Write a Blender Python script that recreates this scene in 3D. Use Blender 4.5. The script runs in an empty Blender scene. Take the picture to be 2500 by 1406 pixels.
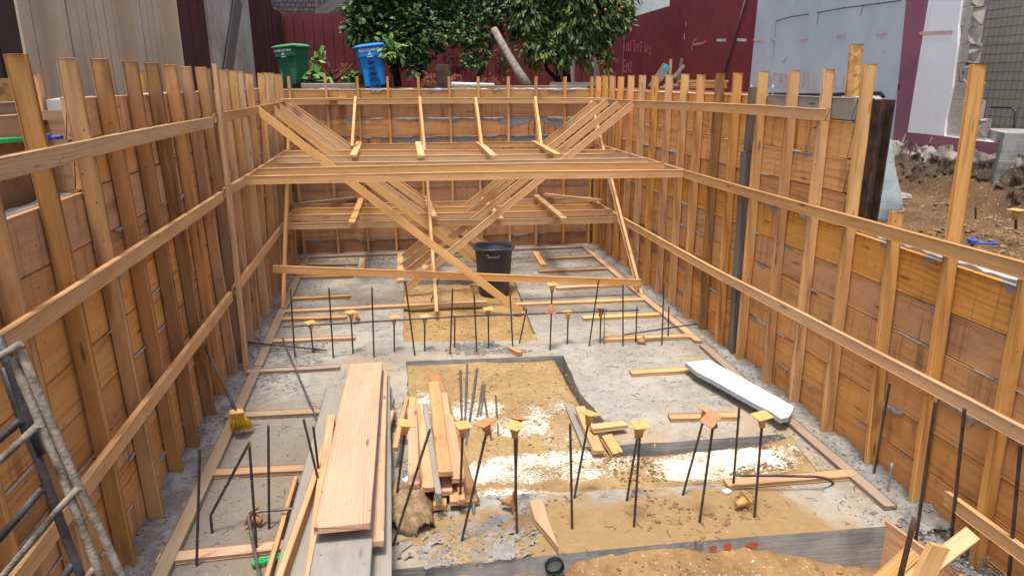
import bpy, bmesh, math, random
from mathutils import Vector, Matrix, noise
random.seed(7)
S=bpy.context.scene; COL=S.collection; PI=math.pi
V=Vector
# ------------------------------------------------------------------ camera (24.6 mm phone lens, 2.6 m above the slab)
F0=1710.;CX=1250.;CY=703.;TH=math.atan(503/F0);PS=math.atan(290/F0*math.cos(TH));H=2.6
FW=V((math.sin(PS)*math.cos(TH),math.cos(PS)*math.cos(TH),-math.sin(TH)));RT=V((math.cos(PS),-math.sin(PS),0));UP=RT.cross(FW)
C0=V((0,0,H))
cam=bpy.data.objects.new('camera',bpy.data.cameras.new('camera'));COL.objects.link(cam)
cam.location=C0;cam.matrix_world=Matrix.Translation(C0)@Matrix((RT,UP,-FW)).transposed().to_4x4()
cam.data.sensor_width=36;cam.data.lens=F0/2500*36;cam.data.clip_end=500;cam.data.clip_start=.05;S.camera=cam
def ray(u,v): return FW+RT*((u-CX)/F0)-UP*((v-CY)/F0)
def gz(u,v,z=0.): d=ray(u,v);return C0+d*((z-H)/d.z)
def gx(u,v,x): d=ray(u,v);return C0+d*(x/d.x)
def gy(u,v,y): d=ray(u,v);return C0+d*(y/d.y)
XL=-1.54;XR=3.15
# ------------------------------------------------------------------ helpers
def lin(r,g,b):
    f=lambda c:(c/12.92 if c<=.04045 else ((c+.055)/1.055)**2.4)
    return (f(r/255.),f(g/255.),f(b/255.),1)
def tag(o,label=None,cat=None,group=None,kind=None):
    if label:o['label']=label
    if cat:o['category']=cat
    if group:o['group']=group
    if kind:o['kind']=kind
    return o
def link(name,bm,mat,parent=None,smooth=False,mw=None):
    me=bpy.data.meshes.new(name);bm.normal_update();bm.to_mesh(me);bm.free()
    if isinstance(mat,(list,tuple)):
        for m in mat: me.materials.append(m)
    elif mat: me.materials.append(mat)
    if smooth:
        for p in me.polygons:p.use_smooth=True
    o=bpy.data.objects.new(name,me);COL.objects.link(o)
    if mw is not None:o.matrix_world=mw
    if parent:o.parent=parent;o.matrix_parent_inverse=Matrix.Identity(4) if parent.matrix_world==Matrix.Identity(4) else parent.matrix_world.inverted()
    return o
def empty(name,loc=(0,0,0)):
    o=bpy.data.objects.new(name,None);o.empty_display_size=.1;o.matrix_world=Matrix.Translation(V(loc));COL.objects.link(o);return o
def box(bm,c,s,M=None,ch=0.,mi=0):
    c=V(c);h=V(s)/2;vs=[]
    for i in range(8):
        p=V(((-1 if i&1==0 else 1)*h.x,(-1 if i&2==0 else 1)*h.y,(-1 if i&4==0 else 1)*h.z))
        p=(M@p if M is not None else p)+c
        vs.append(bm.verts.new(p))
    fs=[]
    for q in ((0,2,3,1),(4,5,7,6),(0,1,5,4),(2,6,7,3),(0,4,6,2),(1,3,7,5)):
        f=bm.faces.new([vs[i] for i in q]);f.material_index=mi;fs.append(f)
    if ch>0:
        es=list({e for f in fs for e in f.edges})
        bmesh.ops.bevel(bm,geom=es,offset=ch,segments=1,affect='EDGES',profile=.5)
def tube(bm,pts,r,seg=8,cap=True,mi=0):
    pts=[V(p) for p in pts];n=len(pts);rr=r if isinstance(r,(list,tuple)) else [r]*n
    rings=[];pv=None
    for i,p in enumerate(pts):
        t=(pts[min(i+1,n-1)]-pts[max(i-1,0)]).normalized()
        if pv is None:
            a=V((0,0,1)) if abs(t.z)<.9 else V((1,0,0));x=t.cross(a).normalized()
        else: x=(pv-t*pv.dot(t)).normalized()
        pv=x;y=t.cross(x)
        rings.append([bm.verts.new(p+(x*math.cos(2*PI*k/seg)+y*math.sin(2*PI*k/seg))*rr[i]) for k in range(seg)])
    for a,b in zip(rings,rings[1:]):
        for k in range(seg):
            f=bm.faces.new((a[k],a[(k+1)%seg],b[(k+1)%seg],b[k]));f.smooth=True;f.material_index=mi
    if cap:
        bm.faces.new(rings[0][::-1]).material_index=mi;bm.faces.new(rings[-1]).material_index=mi
def timber_bm(L,w,t,seed,warp=.003,pointed=0,rough=0):
    R=random.Random(seed);n=14 if pointed else max(3,min(16,int(L/.25)));ch=.0035
    bm=bmesh.new();rings=[]
    ph=R.random()*6;a1=R.uniform(-1,1)*warp*L;a2=R.uniform(-.6,.6)*warp*L;tw=R.uniform(-.012,.012)
    for i in range(n+1):
        s=i/n;x=(s-.5)*L;oy=a1*math.sin(PI*s)+.0012*math.sin(9*s+ph);oz=a2*math.sin(PI*s);a=tw*(s-.5)
        hw=w/2*(1+R.uniform(-.008,.008));ht=t/2*(1+R.uniform(-.01,.01))
        ring=[]
        for (sy,sz) in ((-1,-1),(1,-1),(1,1),(-1,1)):
            wn=ch*(1+(R.random()*1.6 if rough else R.random()*.5))
            for k in (0,1):
                if (sy*sz>0)==(k==0): y=sy*(hw-wn);z=sz*ht
                else: y=sy*hw;z=sz*(ht-wn)
                if pointed and s>1-pointed/L: y=hw-(hw-y)*max(.02,(1-s)/(pointed/L))
                yy=y*math.cos(a)-z*math.sin(a)+oy;zz=y*math.sin(a)+z*math.cos(a)+oz
                ring.append(bm.verts.new((x,yy,zz)))
        rings.append(ring)
    m=8
    for a,b in zip(rings,rings[1:]):
        for k in range(m): bm.faces.new((a[k],a[(k+1)%m],b[(k+1)%m],b[k]))
    bm.faces.new(rings[0][::-1]);bm.faces.new(rings[-1])
    bmesh.ops.recalc_face_normals(bm,faces=bm.faces)
    return bm
TS=[100]
def timber(name,a,b,w,t,n,mat,parent=None,label=None,cat=None,group=None,warp=.003,pointed=0,rough=0):
    """straight piece of lumber on the centre line a-b; w across, t along the direction n"""
    a=V(a);b=V(b);X=(b-a);L=X.length;X.normalize();Z=(V(n)-X*X.dot(V(n))).normalized();Y=Z.cross(X)
    TS[0]+=1
    bm=timber_bm(L,w,t,TS[0],warp,pointed,rough)
    mw=Matrix.Translation((a+b)/2)@Matrix((X,Y,Z)).transposed().to_4x4()
    o=link(name,bm,mat,parent,False,mw)
    if label:tag(o,label,cat or 'timber',group)
    return o
# ------------------------------------------------------------------ materials
class NT:
    def __init__(s,name):
        s.m=bpy.data.materials.new(name);s.m.use_nodes=True;s.t=s.m.node_tree;s.t.nodes.clear()
        s.out=s.n('ShaderNodeOutputMaterial');s.b=s.n('ShaderNodeBsdfPrincipled');s.l(s.b.outputs[0],s.out.inputs[0])
    def n(s,ty,**k):
        x=s.t.nodes.new(ty)
        for a,b in k.items(): setattr(x,a,b)
        return x
    def l(s,a,b): s.t.links.new(a,b)
    def put(s,sock,v):
        if hasattr(v,'is_output') or isinstance(v,bpy.types.NodeSocket): s.l(v,sock)
        else: sock.default_value=v
    def math(s,op,a,b=None,c=None,clamp=False):
        x=s.n('ShaderNodeMath',operation=op);x.use_clamp=clamp;s.put(x.inputs[0],a)
        if b is not None:s.put(x.inputs[1],b)
        if c is not None:s.put(x.inputs[2],c)
        return x.outputs[0]
    def vmath(s,op,a,b):
        x=s.n('ShaderNodeVectorMath',operation=op);s.put(x.inputs[0],a);s.put(x.inputs[1],b);return x.outputs[0]
    def noise(s,vec,scale=1,detail=4,rough=.55,dist=0):
        x=s.n('ShaderNodeTexNoise');s.put(x.inputs['Vector'],vec);x.inputs['Scale'].default_value=scale;x.inputs['Detail'].default_value=detail;x.inputs['Roughness'].default_value=rough;x.inputs['Distortion'].default_value=dist
        return x.outputs['Fac']
    def vor(s,vec,scale=1,feat='F1'):
        x=s.n('ShaderNodeTexVoronoi',feature=feat);s.put(x.inputs['Vector'],vec);x.inputs['Scale'].default_value=scale;return x.outputs['Distance']
    def ramp(s,f,a,b,lo=0.,hi=1.,interp='SMOOTHSTEP'):
        x=s.n('ShaderNodeMapRange',interpolation_type=interp);s.put(x.inputs[0],f);x.inputs[1].default_value=a;x.inputs[2].default_value=b;x.inputs[3].default_value=lo;x.inputs[4].default_value=hi
        return x.outputs[0]
    def mix(s,f,a,b,mode='MIX'):
        x=s.n('ShaderNodeMix',data_type='RGBA',blend_type=mode);x.clamp_factor=True;s.put(x.inputs[0],f);s.put(x.inputs[6],a);s.put(x.inputs[7],b);return x.outputs[2]
    def obj(s): return s.n('ShaderNodeTexCoord').outputs['Object']
    def rnd(s): return s.n('ShaderNodeObjectInfo').outputs['Random']
    def xyz(s,v):
        x=s.n('ShaderNodeSeparateXYZ');s.put(x.inputs[0],v);return x.outputs
    def comb(s,x,y,z):
        c=s.n('ShaderNodeCombineXYZ');s.put(c.inputs[0],x);s.put(c.inputs[1],y);s.put(c.inputs[2],z);return c.outputs[0]
    def bump(s,h,st=.3,dist=.01):
        b=s.n('ShaderNodeBump');b.inputs['Strength'].default_value=st;b.inputs['Distance'].default_value=dist;s.l(h,b.inputs['Height']);s.l(b.outputs[0],s.b.inputs['Normal'])
    def fin(s,col,rough=.8,spec=.3,metal=0.):
        s.put(s.b.inputs['Base Color'],col);s.put(s.b.inputs['Roughness'],rough);s.b.inputs['Specular IOR Level'].default_value=spec;s.b.inputs['Metallic'].default_value=metal;return s.m
def wood(name,light,dark,cement=0.,dirt=.35,grain=1.,var=.25,streak=0.,grayend=0.,hw=.13,greywash=0.):
    s=NT(name);co=s.obj();r=s.rnd();X=s.xyz(co)
    off=s.math('MULTIPLY',r,97.)
    p=s.vmath('ADD',co,s.comb(off,s.math('MULTIPLY',r,31.),off))
    n1=s.noise(s.vmath('MULTIPLY',p,(.7,5.,5.)),1,3,.5)
    oy=s.math('ADD',X[1],s.math('SUBTRACT',s.math('FRACT',s.math('MULTIPLY',r,13.7)),.5))
    oz=s.math('ADD',X[2],s.math('MULTIPLY',s.math('FRACT',s.math('MULTIPLY',r,7.3)),.12))
    rad=s.math('SQRT',s.math('ADD',s.math('MULTIPLY',oy,oy),s.math('MULTIPLY',oz,s.math('MULTIPLY',oz,1.))))
    # cathedral grain: the ring distance is bent by slow noise along the board
    ph=s.math('ADD',s.math('MULTIPLY',s.math('ADD',s.math('MULTIPLY',oy,oy),s.math('MULTIPLY',rad,.35)),420.*grain),s.math('MULTIPLY',n1,26.))
    rings=s.math('MULTIPLY_ADD',s.math('SINE',ph),.5,.5)
    fine=s.noise(s.vmath('MULTIPLY',p,(4.,230.,230.)),1,2,.6)
    msk=s.ramp(s.noise(s.vmath('MULTIPLY',p,(1.1,7.,7.)),1,2,.5),.38,.7,.0,1.)
    soft=s.noise(s.vmath('MULTIPLY',p,(1.2,16.,16.)),1,4,.6)
    g=s.math('ADD',s.math('ADD',s.math('MULTIPLY',s.math('MULTIPLY',s.math('POWER',rings,3.),msk),.34),s.math('MULTIPLY',fine,.42)),s.math('MULTIPLY',soft,.5))
    col=s.mix(s.ramp(g,.25,.95),light,dark)
    # boards differ
    hs=s.n('ShaderNodeHueSaturation');s.l(col,hs.inputs['Color'])
    s.put(hs.inputs['Value'],s.math('ADD',1-var*.6,s.math('MULTIPLY',s.math('FRACT',s.math('MULTIPLY',r,57.)),var*1.1)))
    s.put(hs.inputs['Saturation'],s.math('ADD',.86,s.math('MULTIPLY',s.math('FRACT',s.math('MULTIPLY',r,23.)),.22)))
    s.put(hs.inputs['Hue'],s.math('ADD',.496,s.math('MULTIPLY',s.math('FRACT',s.math('MULTIPLY',r,41.)),.009)))
    col=hs.outputs[0]
    # knots
    kv=s.vor(s.vmath('MULTIPLY',p,(1.6,9.,9.)),1)
    kn=s.ramp(kv,.05,.13,1.,0.)
    col=s.mix(s.math('MULTIPLY',kn,.75),col,tuple(c*.28 for c in dark[:3])+(1,))
    # nail heads and chips
    nv=s.vor(s.vmath('MULTIPLY',p,(9.,16.,16.)),1)
    col=s.mix(s.ramp(nv,.045,.09,.8,0.),col,(.035,.02,.012,1))
    # dirt patches and blotches
    d=s.noise(s.vmath('MULTIPLY',p,(1.7,4.,4.)),1.3,5,.65)
    col=s.mix(s.ramp(d,.5,.78,0.,dirt),col,(.10,.065,.04,1))
    if greywash>0:
        gw=s.noise(s.vmath('MULTIPLY',p,(2.2,9.,9.)),1,4,.6);col=s.mix(s.ramp(gw,.3,.7,greywash*.4,greywash),col,(.26,.245,.225,1))
    if streak>0:   # vertical wet streaks on form boards
        st=s.noise(s.vmath('MULTIPLY',p,(17.,.9,1.)),1,4,.7);st2=s.noise(s.vmath('MULTIPLY',p,(1.1,1.5,1.)),1,2)
        m=s.math('MULTIPLY',s.ramp(st,.5,.68),s.ramp(st2,.4,.62,0.,streak));col=s.mix(m,col,(.12,.05,.02,1))
    h=s.math('ADD',s.math('MULTIPLY',g,.5),s.math('MULTIPLY',fine,.5))
    rgh=.75
    if cement>0:
        a=s.noise(s.vmath('MULTIPLY',p,(2.1,.6,1.)),1,2,.5)
        b=s.noise(s.vmath('MULTIPLY',p,(22.,3.5,5.)),1,5,.7)
        e=s.ramp(X[1],-hw,hw,-.5,.5,'LINEAR')
        k=s.math('ADD',s.math('ADD',s.math('MULTIPLY',a,1.5),s.math('MULTIPLY',b,.55)),s.math('MULTIPLY',e,.75))
        m=s.ramp(k,1.52-.42*cement,1.58-.42*cement)
        cc=s.noise(s.vmath('MULTIPLY',p,(30.,30.,30.)),1,5,.7)
        cem=s.mix(cc,(.16,.165,.17,1),(.38,.385,.385,1));col=s.mix(m,col,cem);h=s.math('ADD',h,s.math('MULTIPLY',m,s.math('MULTIPLY_ADD',cc,2.,2.)))
    s.bump(h,.35,.004)
    return s.fin(col,rgh,.25)
W=dict(
 stud=wood('stud_wood',lin(208,160,106),lin(158,112,66),dirt=.5,var=.2),
 studr=wood('stud_wood_golden',lin(222,172,112),lin(178,122,70),dirt=.38,var=.18),
 waler=wood('waler_wood',lin(216,172,118),lin(172,122,76),dirt=.3,var=.14),
 strut=wood('strut_wood',lin(226,182,126),lin(182,134,82),dirt=.24,var=.14),
 board=wood('form_board_wood',lin(220,164,104),lin(178,122,66),cement=.0,streak=.5,dirt=.35,var=.2,grain=.3,greywash=.07),
 boardr=wood('form_board_wood_golden',lin(222,164,98),lin(180,122,62),cement=.03,streak=.6,dirt=.35,var=.2,grain=.3,greywash=.07),  # slightly yellower wood than the left boards
 bback=wood('form_board_wood_back',lin(216,164,112),lin(178,124,76),cement=.0,streak=.45,dirt=.3,var=.12,grain=.4,greywash=.1),
 bcem=wood('form_board_cement_streaked',lin(214,160,108),lin(174,120,74),cement=.74,streak=.8,dirt=.25,var=.1,grain=.25),
 bcem2=wood('form_board_cement_edged',lin(194,140,92),lin(154,104,64),cement=.32,streak=1.,dirt=.5,var=.1,grain=.4,greywash=.15),
 wetshade=wood('form_board_wet_and_shaded',lin(178,132,90),lin(134,94,60),cement=.2,streak=.9,dirt=.6,var=.1,grain=.4,greywash=.2),
 fresh=wood('fresh_plank_wood',lin(212,162,124),lin(182,130,92),dirt=.2,var=.06,grain=.8),
 grey=wood('weathered_wood',lin(168,160,146),lin(128,120,108),dirt=.5,var=.15,greywash=.5),
 greydk=wood('dark_weathered_wood',lin(118,108,98),lin(82,74,66),dirt=.5,var=.15,greywash=.3),
 plate=wood('plate_wood',lin(184,152,114),lin(142,108,74),dirt=.5,var=.2,greywash=.45),
 sleeper=wood('sleeper_wood',lin(208,164,118),lin(168,120,78),dirt=.35,var=.2,greywash=.2),
 pile=wood('offcut_wood',lin(212,168,122),lin(172,126,84),dirt=.35,var=.22),
 rust=wood('stained_wood',lin(176,132,88),lin(122,84,52),dirt=.6,var=.2),
)
def osb():
    s=NT('osb_board');co=s.obj();v=s.n('ShaderNodeTexVoronoi');s.put(v.inputs['Vector'],s.vmath('MULTIPLY',co,(26.,11.,26.)));v.inputs['Scale'].default_value=1
    c=s.mix(s.xyz(v.outputs['Color'])[0],lin(214,166,100),lin(160,106,54));s.bump(v.outputs['Distance'],.4,.004);return s.fin(c,.8)
OSB=osb()
def concrete(name,a,b,speck=.5,brown=0.,scale=1.,mud=None,bmp=.5):
    s=NT(name);g=s.n('ShaderNodeNewGeometry').outputs['Position']
    n1=s.noise(g,1.3*scale,6,.62);n2=s.noise(g,9*scale,6,.7);n3=s.noise(g,70*scale,3,.7)
    c=s.mix(s.ramp(s.math('ADD',s.math('MULTIPLY',n1,.6),s.math('MULTIPLY',n2,.4)),.32,.68),a,b)
    c=s.mix(s.ramp(n3,.56,.7,0.,.5*speck),c,tuple(x*.3 for x in a[:3])+(1,))
    c=s.mix(s.ramp(s.noise(g,33,4,.7),.6,.7,0.,.6*speck),c,tuple(min(1,x*1.35) for x in b[:3])+(1,))
    if brown>0:
        nb=s.noise(s.vmath('ADD',g,(3.3,1.7,0)),.9,6,.6);c=s.mix(s.ramp(nb,.5,.68,0.,brown),c,lin(176,146,104))
    h=s.math('ADD',s.math('MULTIPLY',n2,.6),s.math('MULTIPLY',n3,.4))
    if mud:c,h=mud(s,g,c,h)
    s.bump(h,bmp,.012);return s.fin(c,.9,.15)
def slab_mud(s,g,c,h):
    x=s.xyz(g);nz=s.noise(g,2.6,6,.6);nf=s.noise(g,14,5,.65)
    dk=s.noise(s.vmath('MULTIPLY',g,(1.,1.6,1.)),5.5,6,.75);c=s.mix(s.ramp(dk,.52,.7,0.,.5),c,lin(104,98,88))
    sc_=s.noise(s.vmath('MULTIPLY',g,(1.,3.,1.)),26,5,.8);c=s.mix(s.ramp(sc_,.58,.7,0.,.45),c,lin(92,84,72))
    # trodden mud on the near edge of the footing
    k=s.math('ADD',s.math('ADD',s.ramp(x[1],3.6,4.1,1.,0.,'LINEAR'),s.math('MULTIPLY',s.math('SUBTRACT',nz,.5),1.5)),s.math('MULTIPLY',s.math('SUBTRACT',nf,.5),.6))
    k=s.math('MULTIPLY',s.ramp(k,.35,.65),s.ramp(s.math('ADD',x[0],s.math('MULTIPLY',s.math('SUBTRACT',nz,.5),2.6)),-.1,.35))
    k=s.math('MULTIPLY',k,s.ramp(s.math('ADD',x[0],s.math('MULTIPLY',s.math('SUBTRACT',nz,.5),.9)),2.35,2.8,1.,0.))
    k=s.math('MULTIPLY',k,s.ramp(x[2],-.03,-.008))
    mudc=s.mix(nf,lin(134,108,72),lin(168,140,98));c=s.mix(k,c,mudc)
    # trampled brown film and dark damp near the left forms
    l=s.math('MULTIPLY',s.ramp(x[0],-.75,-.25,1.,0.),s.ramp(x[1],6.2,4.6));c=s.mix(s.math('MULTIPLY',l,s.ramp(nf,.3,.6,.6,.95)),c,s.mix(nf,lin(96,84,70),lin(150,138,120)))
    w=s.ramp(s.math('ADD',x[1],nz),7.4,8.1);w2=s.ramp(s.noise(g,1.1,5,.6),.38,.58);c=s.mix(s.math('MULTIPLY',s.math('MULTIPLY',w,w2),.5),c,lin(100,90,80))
    # dark cement crumbs beside the plates
    e=s.math('MAXIMUM',s.ramp(x[0],-1.25,-.9,1.,0.),s.ramp(x[0],2.65,3.0));e=s.math('MAXIMUM',e,s.ramp(x[1],10.0,10.5))
    e=s.math('MULTIPLY',e,s.ramp(s.math('ADD',s.math('MULTIPLY',nf,.6),s.math('MULTIPLY',nz,.4)),.42,.58,.0,.75));c=s.mix(e,c,lin(122,116,108))
    return c,h
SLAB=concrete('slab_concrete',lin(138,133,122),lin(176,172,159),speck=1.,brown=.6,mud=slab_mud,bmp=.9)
CEM=concrete('wet_cement_rubble',lin(116,113,108),lin(162,158,151),speck=.6,scale=2.,bmp=.9)
WALLC=concrete('cast_concrete',lin(154,154,149),lin(188,187,181),speck=.3)
def cast_dark():
    s=NT('form_marked_concrete');g=s.n('ShaderNodeNewGeometry').outputs['Position'];n=s.noise(g,3,6,.65);l=s.noise(s.vmath('MULTIPLY',g,(3.,3.,60.)),1,3,.6)
    c=s.mix(s.ramp(s.math('ADD',s.math('MULTIPLY',n,.7),s.math('MULTIPLY',l,.3)),.35,.65),lin(120,120,118),lin(166,165,158));s.bump(l,.5,.006);return s.fin(c,.9,.15)
CASTD=cast_dark()
def dirt(name,a,b,chalk=None,bmp=.8):
    s=NT(name);g=s.n('ShaderNodeNewGeometry').outputs['Position']
    n1=s.noise(g,1.8,7,.65);n2=s.noise(g,16,6,.7);n3=s.noise(g,90,3,.7)
    c=s.mix(s.ramp(s.math('ADD',s.math('MULTIPLY',n1,.6),s.math('MULTIPLY',n2,.4)),.33,.67),a,b)
    c=s.mix(s.ramp(n3,.6,.72,0.,.55),c,lin(96,68,40));c=s.mix(s.ramp(s.noise(g,55,2,.6),.66,.72,0.,.8),c,lin(226,214,190))
    h=s.math('ADD',s.math('MULTIPLY',n2,.7),s.math('MULTIPLY',n3,.3))
    if chalk:
        x=s.xyz(g);acc=None
        for (cx,cy,rx,ry,am) in chalk:
            dx=s.math('DIVIDE',s.math('SUBTRACT',x[0],cx),rx);dy=s.math('DIVIDE',s.math('SUBTRACT',x[1],cy),ry)
            d=s.math('SQRT',s.math('ADD',s.math('MULTIPLY',dx,dx),s.math('MULTIPLY',dy,dy)))
            k=s.math('MULTIPLY',s.ramp(d,.55,1.25,1.,0.),am);acc=k if acc is None else s.math('MAXIMUM',acc,k)
        nn=s.noise(g,4.5,7,.72);nz=s.noise(s.vmath('MULTIPLY',g,(1.,1.8,1.)),42,4,.8)
        k=s.math('ADD',s.math('MULTIPLY',acc,1.),s.math('ADD',s.math('MULTIPLY',s.math('SUBTRACT',nn,.5),1.5),s.math('MULTIPLY',s.math('SUBTRACT',nz,.5),1.9)))
        m=s.ramp(k,.46,.6);c=s.mix(s.math('MULTIPLY',m,.9),c,s.mix(n2,lin(206,198,176),lin(238,234,220)));h=s.math('ADD',h,s.math('MULTIPLY',m,.3))
    s.bump(h,bmp,.015);return s.fin(c,.95,.1)
PITA=dirt('ochre_sand',lin(142,114,74),lin(174,144,98),bmp=.5)
PITB=dirt('ochre_sand_with_sawdust',lin(140,114,76),lin(174,146,102),chalk=[(.95,4.35,.9,.26,.6),(2.2,4.18,.7,.28,.72),(.9,5.0,.3,.25,.58),(.55,5.35,.3,.3,.55),(.1,5.5,.2,.35,.5),(.5,4.0,.5,.2,.62),(1.15,5.3,.25,.25,.45),(1.2,4.75,.3,.2,.4)],bmp=.6)
FRONT=dirt('loose_brown_dirt',lin(128,98,64),lin(168,136,94),chalk=[(2.45,2.75,.5,.28,.7),(.9,3.0,.35,.1,.5),(1.7,3.05,.4,.1,.5),(2.7,2.95,.3,.2,.7)],bmp=1.)
BANK=dirt('excavated_soil',lin(84,66,48),lin(126,98,70),bmp=1.)
BANKD=dirt('dark_excavated_soil',lin(70,60,48),lin(110,94,74),bmp=1.)
def plain(name,col,rough=.6,spec=.4,metal=0,nz=.12,sc=6.,bmp=0.,col2=None):
    s=NT(name);co=s.obj();n=s.noise(co,sc,5,.6);c2=col2 or tuple(x*(1-nz*2.5) for x in col[:3])+(1,)
    c=s.mix(s.ramp(n,.35,.7),col,c2)
    if bmp:s.bump(s.noise(co,sc*6,4,.6),bmp,.005)
    return s.fin(c,rough,spec,metal)
REBAR=plain('rusty_rebar_steel',lin(92,84,80),.55,.4,.4,sc=20,col2=lin(70,50,38))
REBARC=plain('grey_rebar_steel',lin(120,118,116),.5,.4,.4,sc=20,col2=lin(92,84,78))
GALV=plain('galvanised_steel',lin(168,170,172),.4,.5,.5,sc=15)
STEEL=plain('dark_rusty_steel',lin(88,68,56),.7,.3,.0,sc=9,col2=lin(48,38,34))
CAPY=plain('faded_orange_plastic',lin(216,172,104),.6,.3,col2=lin(188,142,90),sc=22)
CAPO=plain('orange_plastic',lin(196,140,96),.6,.25,col2=lin(166,112,76),sc=22)
CAPG=plain('cement_caked_plastic',lin(176,166,148),.8,.2,col2=lin(206,152,90),sc=18)
GREENP=plain('green_clamp_plastic',lin(42,196,104),.4,.4)
BLUEP=plain('blue_clamp_paint',lin(66,84,168),.5,.4)
BLACKP=plain('black_bin_plastic',lin(54,56,60),.45,.4,sc=4,col2=lin(74,76,78))
FOAM=plain('white_foam',lin(236,238,240),.9,.1,nz=.01,sc=40)
FOAMS=plain('torn_foam_edge',lin(190,194,196),.95,.1,nz=.2,sc=90,bmp=1.)
YEL=plain('yellow_bristle',lin(255,214,60),.7,.2,nz=.05)
POLE=plain('worn_broom_handle',lin(112,90,74),.6,.3,sc=9,col2=lin(74,60,54))
TUBED=plain('black_scaffold_paint',lin(50,46,48),.5,.4,col2=lin(84,76,74),sc=12,bmp=.6)
TUBEL=plain('cement_splashed_scaffold',lin(150,138,122),.85,.2,col2=lin(82,70,48),sc=14,bmp=1.)
BINB=plain('blue_bin_plastic',lin(20,124,206),.5,.4,nz=.05,sc=3)
BING=plain('green_bin_plastic',lin(36,104,74),.5,.4,nz=.08,sc=3)
BINGL=plain('light_green_lid_plastic',lin(88,166,112),.45,.4,nz=.08,sc=3)
WHITEP=plain('white_print',lin(226,230,232),.7,.2,nz=.03)
MARK=plain('black_marker',lin(24,30,52),.7,.2,nz=.03)
RUB=plain('black_rubber',lin(44,44,46),.8,.2)
BARK=plain('grey_bark',lin(98,86,74),.9,.1,col2=lin(64,54,46),sc=12,bmp=1.)
BARKD=plain('dark_bark',lin(62,50,44),.9,.1,col2=lin(40,32,30),sc=12,bmp=1.)
BARKL=plain('pale_speckled_bark',lin(150,142,128),.9,.1,col2=lin(112,104,92),sc=12,bmp=.6)
DRY=plain('dry_foliage',lin(136,92,66),.9,.1,col2=lin(98,64,46),sc=8)
BURLAP=plain('burlap',lin(160,136,104),.95,.1,col2=lin(122,98,70),sc=18,bmp=1.)
PAPER=plain('brown_paper',lin(150,116,84),.9,.1)
CLOD=plain('soil_clod',lin(152,124,88),.95,.1,col2=lin(116,92,64),sc=20,bmp=1.)
FABRIC=plain('pale_drainage_sheet',lin(190,200,196),.85,.2,col2=lin(168,180,178),sc=9,bmp=.6)
TWIG=plain('dark_twig',lin(86,72,58),.9,.1)
CHIP=plain('wood_shaving',lin(214,176,128),.9,.1,nz=.2)
FRUIT=plain('orange_fruit',lin(190,128,78),.5,.3)
LEMON=plain('yellow_fruit',lin(244,196,40),.4,.4,nz=.03)
def painted(name,a,b,board=.0,bx=0.2,sheen=.3,dirt_=.3,axis=0):
    s=NT(name);g=s.n('ShaderNodeNewGeometry').outputs['Position'];n=s.noise(g,1.2,6,.65);n2=s.noise(s.vmath('MULTIPLY',g,(9.,9.,1.4)),1,5,.7)
    c=s.mix(s.ramp(n,.35,.68),a,b);c=s.mix(s.ramp(n2,.6,.78,0.,dirt_),c,tuple(x*.55 for x in a[:3])+(1,))
    c=s.mix(s.ramp(s.noise(g,23,4,.7),.68,.74,0.,dirt_),c,tuple(min(1,x*1.8+.05) for x in b[:3])+(1,))
    s.bump(s.noise(g,30,4,.6),.25,.006);return s.fin(c,.75,sheen)
RED=painted('maroon_fence_paint',lin(112,48,50),lin(96,38,42))
REDW=painted('maroon_wall_paint',lin(124,50,52),lin(104,40,44))
REDD=painted('dark_maroon_paint',lin(88,42,46),lin(72,34,40))
TAN=painted('tan_siding_paint',lin(208,186,156),lin(190,168,140),dirt_=.15)
GREYW=painted('blue_grey_render',lin(182,192,198),lin(168,179,187),dirt_=.15)
MAUVE=painted('mauve_render',lin(146,92,108),lin(128,84,98),dirt_=.3)
WHITEW=painted('white_render',lin(232,234,232),lin(220,222,220),dirt_=.35)
WALLWIRE=plain('dusty_wire',lin(140,134,124),.7,.2)
SIDE=painted('grey_horizontal_siding',lin(188,181,168),lin(176,169,156),dirt_=.2)
BROWNB=painted('dark_brown_paint',lin(72,54,48),lin(56,42,38),dirt_=.4)
PLY=painted('weathered_plywood',lin(190,184,176),lin(160,146,128),dirt_=.4)
CREAM=painted('cream_house_wall',lin(196,184,140),lin(184,172,130),dirt_=.1)
WHITEH=painted('white_house_wall',lin(206,206,200),lin(192,192,188),dirt_=.1)
def shingles():
    s=NT('grey_shingles');g=s.n('ShaderNodeNewGeometry').outputs['Position'];b=s.n('ShaderNodeTexBrick');x=s.xyz(g)
    s.put(b.inputs['Vector'],s.comb(x[0],x[2],0.));b.inputs['Scale'].default_value=1;b.inputs['Brick Width'].default_value=.16;b.inputs['Row Height'].default_value=.13;b.inputs['Mortar Size'].default_value=.008
    b.inputs['Color1'].default_value=lin(108,98,96);b.inputs['Color2'].default_value=lin(84,76,78);b.inputs['Mortar'].default_value=lin(38,34,36);s.bump(b.outputs['Fac'],.6,-.02)
    return s.fin(b.outputs['Color'],.9,.1)
SHING=shingles()
def leafmat(name,a,b,c):
    s=NT(name);r=s.n('ShaderNodeNewGeometry').outputs['Random Per Island']
    col=s.mix(s.ramp(r,0.,.7,0.,1.,'LINEAR'),a,b);col=s.mix(s.ramp(r,.8,1.),col,c)
    s.fin(col,.55,.25)
    try: s.b.inputs['Subsurface Weight'].default_value=0
    except Exception: pass
    return s.m
LEAFD=leafmat('dark_citrus_leaf',lin(46,76,40),lin(78,110,56),lin(140,162,78))
LEAFM=leafmat('small_green_leaf',lin(62,88,56),lin(104,130,76),lin(150,160,76))
LEAFP=leafmat('drooping_peach_leaf',lin(58,82,42),lin(96,114,58),lin(128,140,72))
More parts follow.
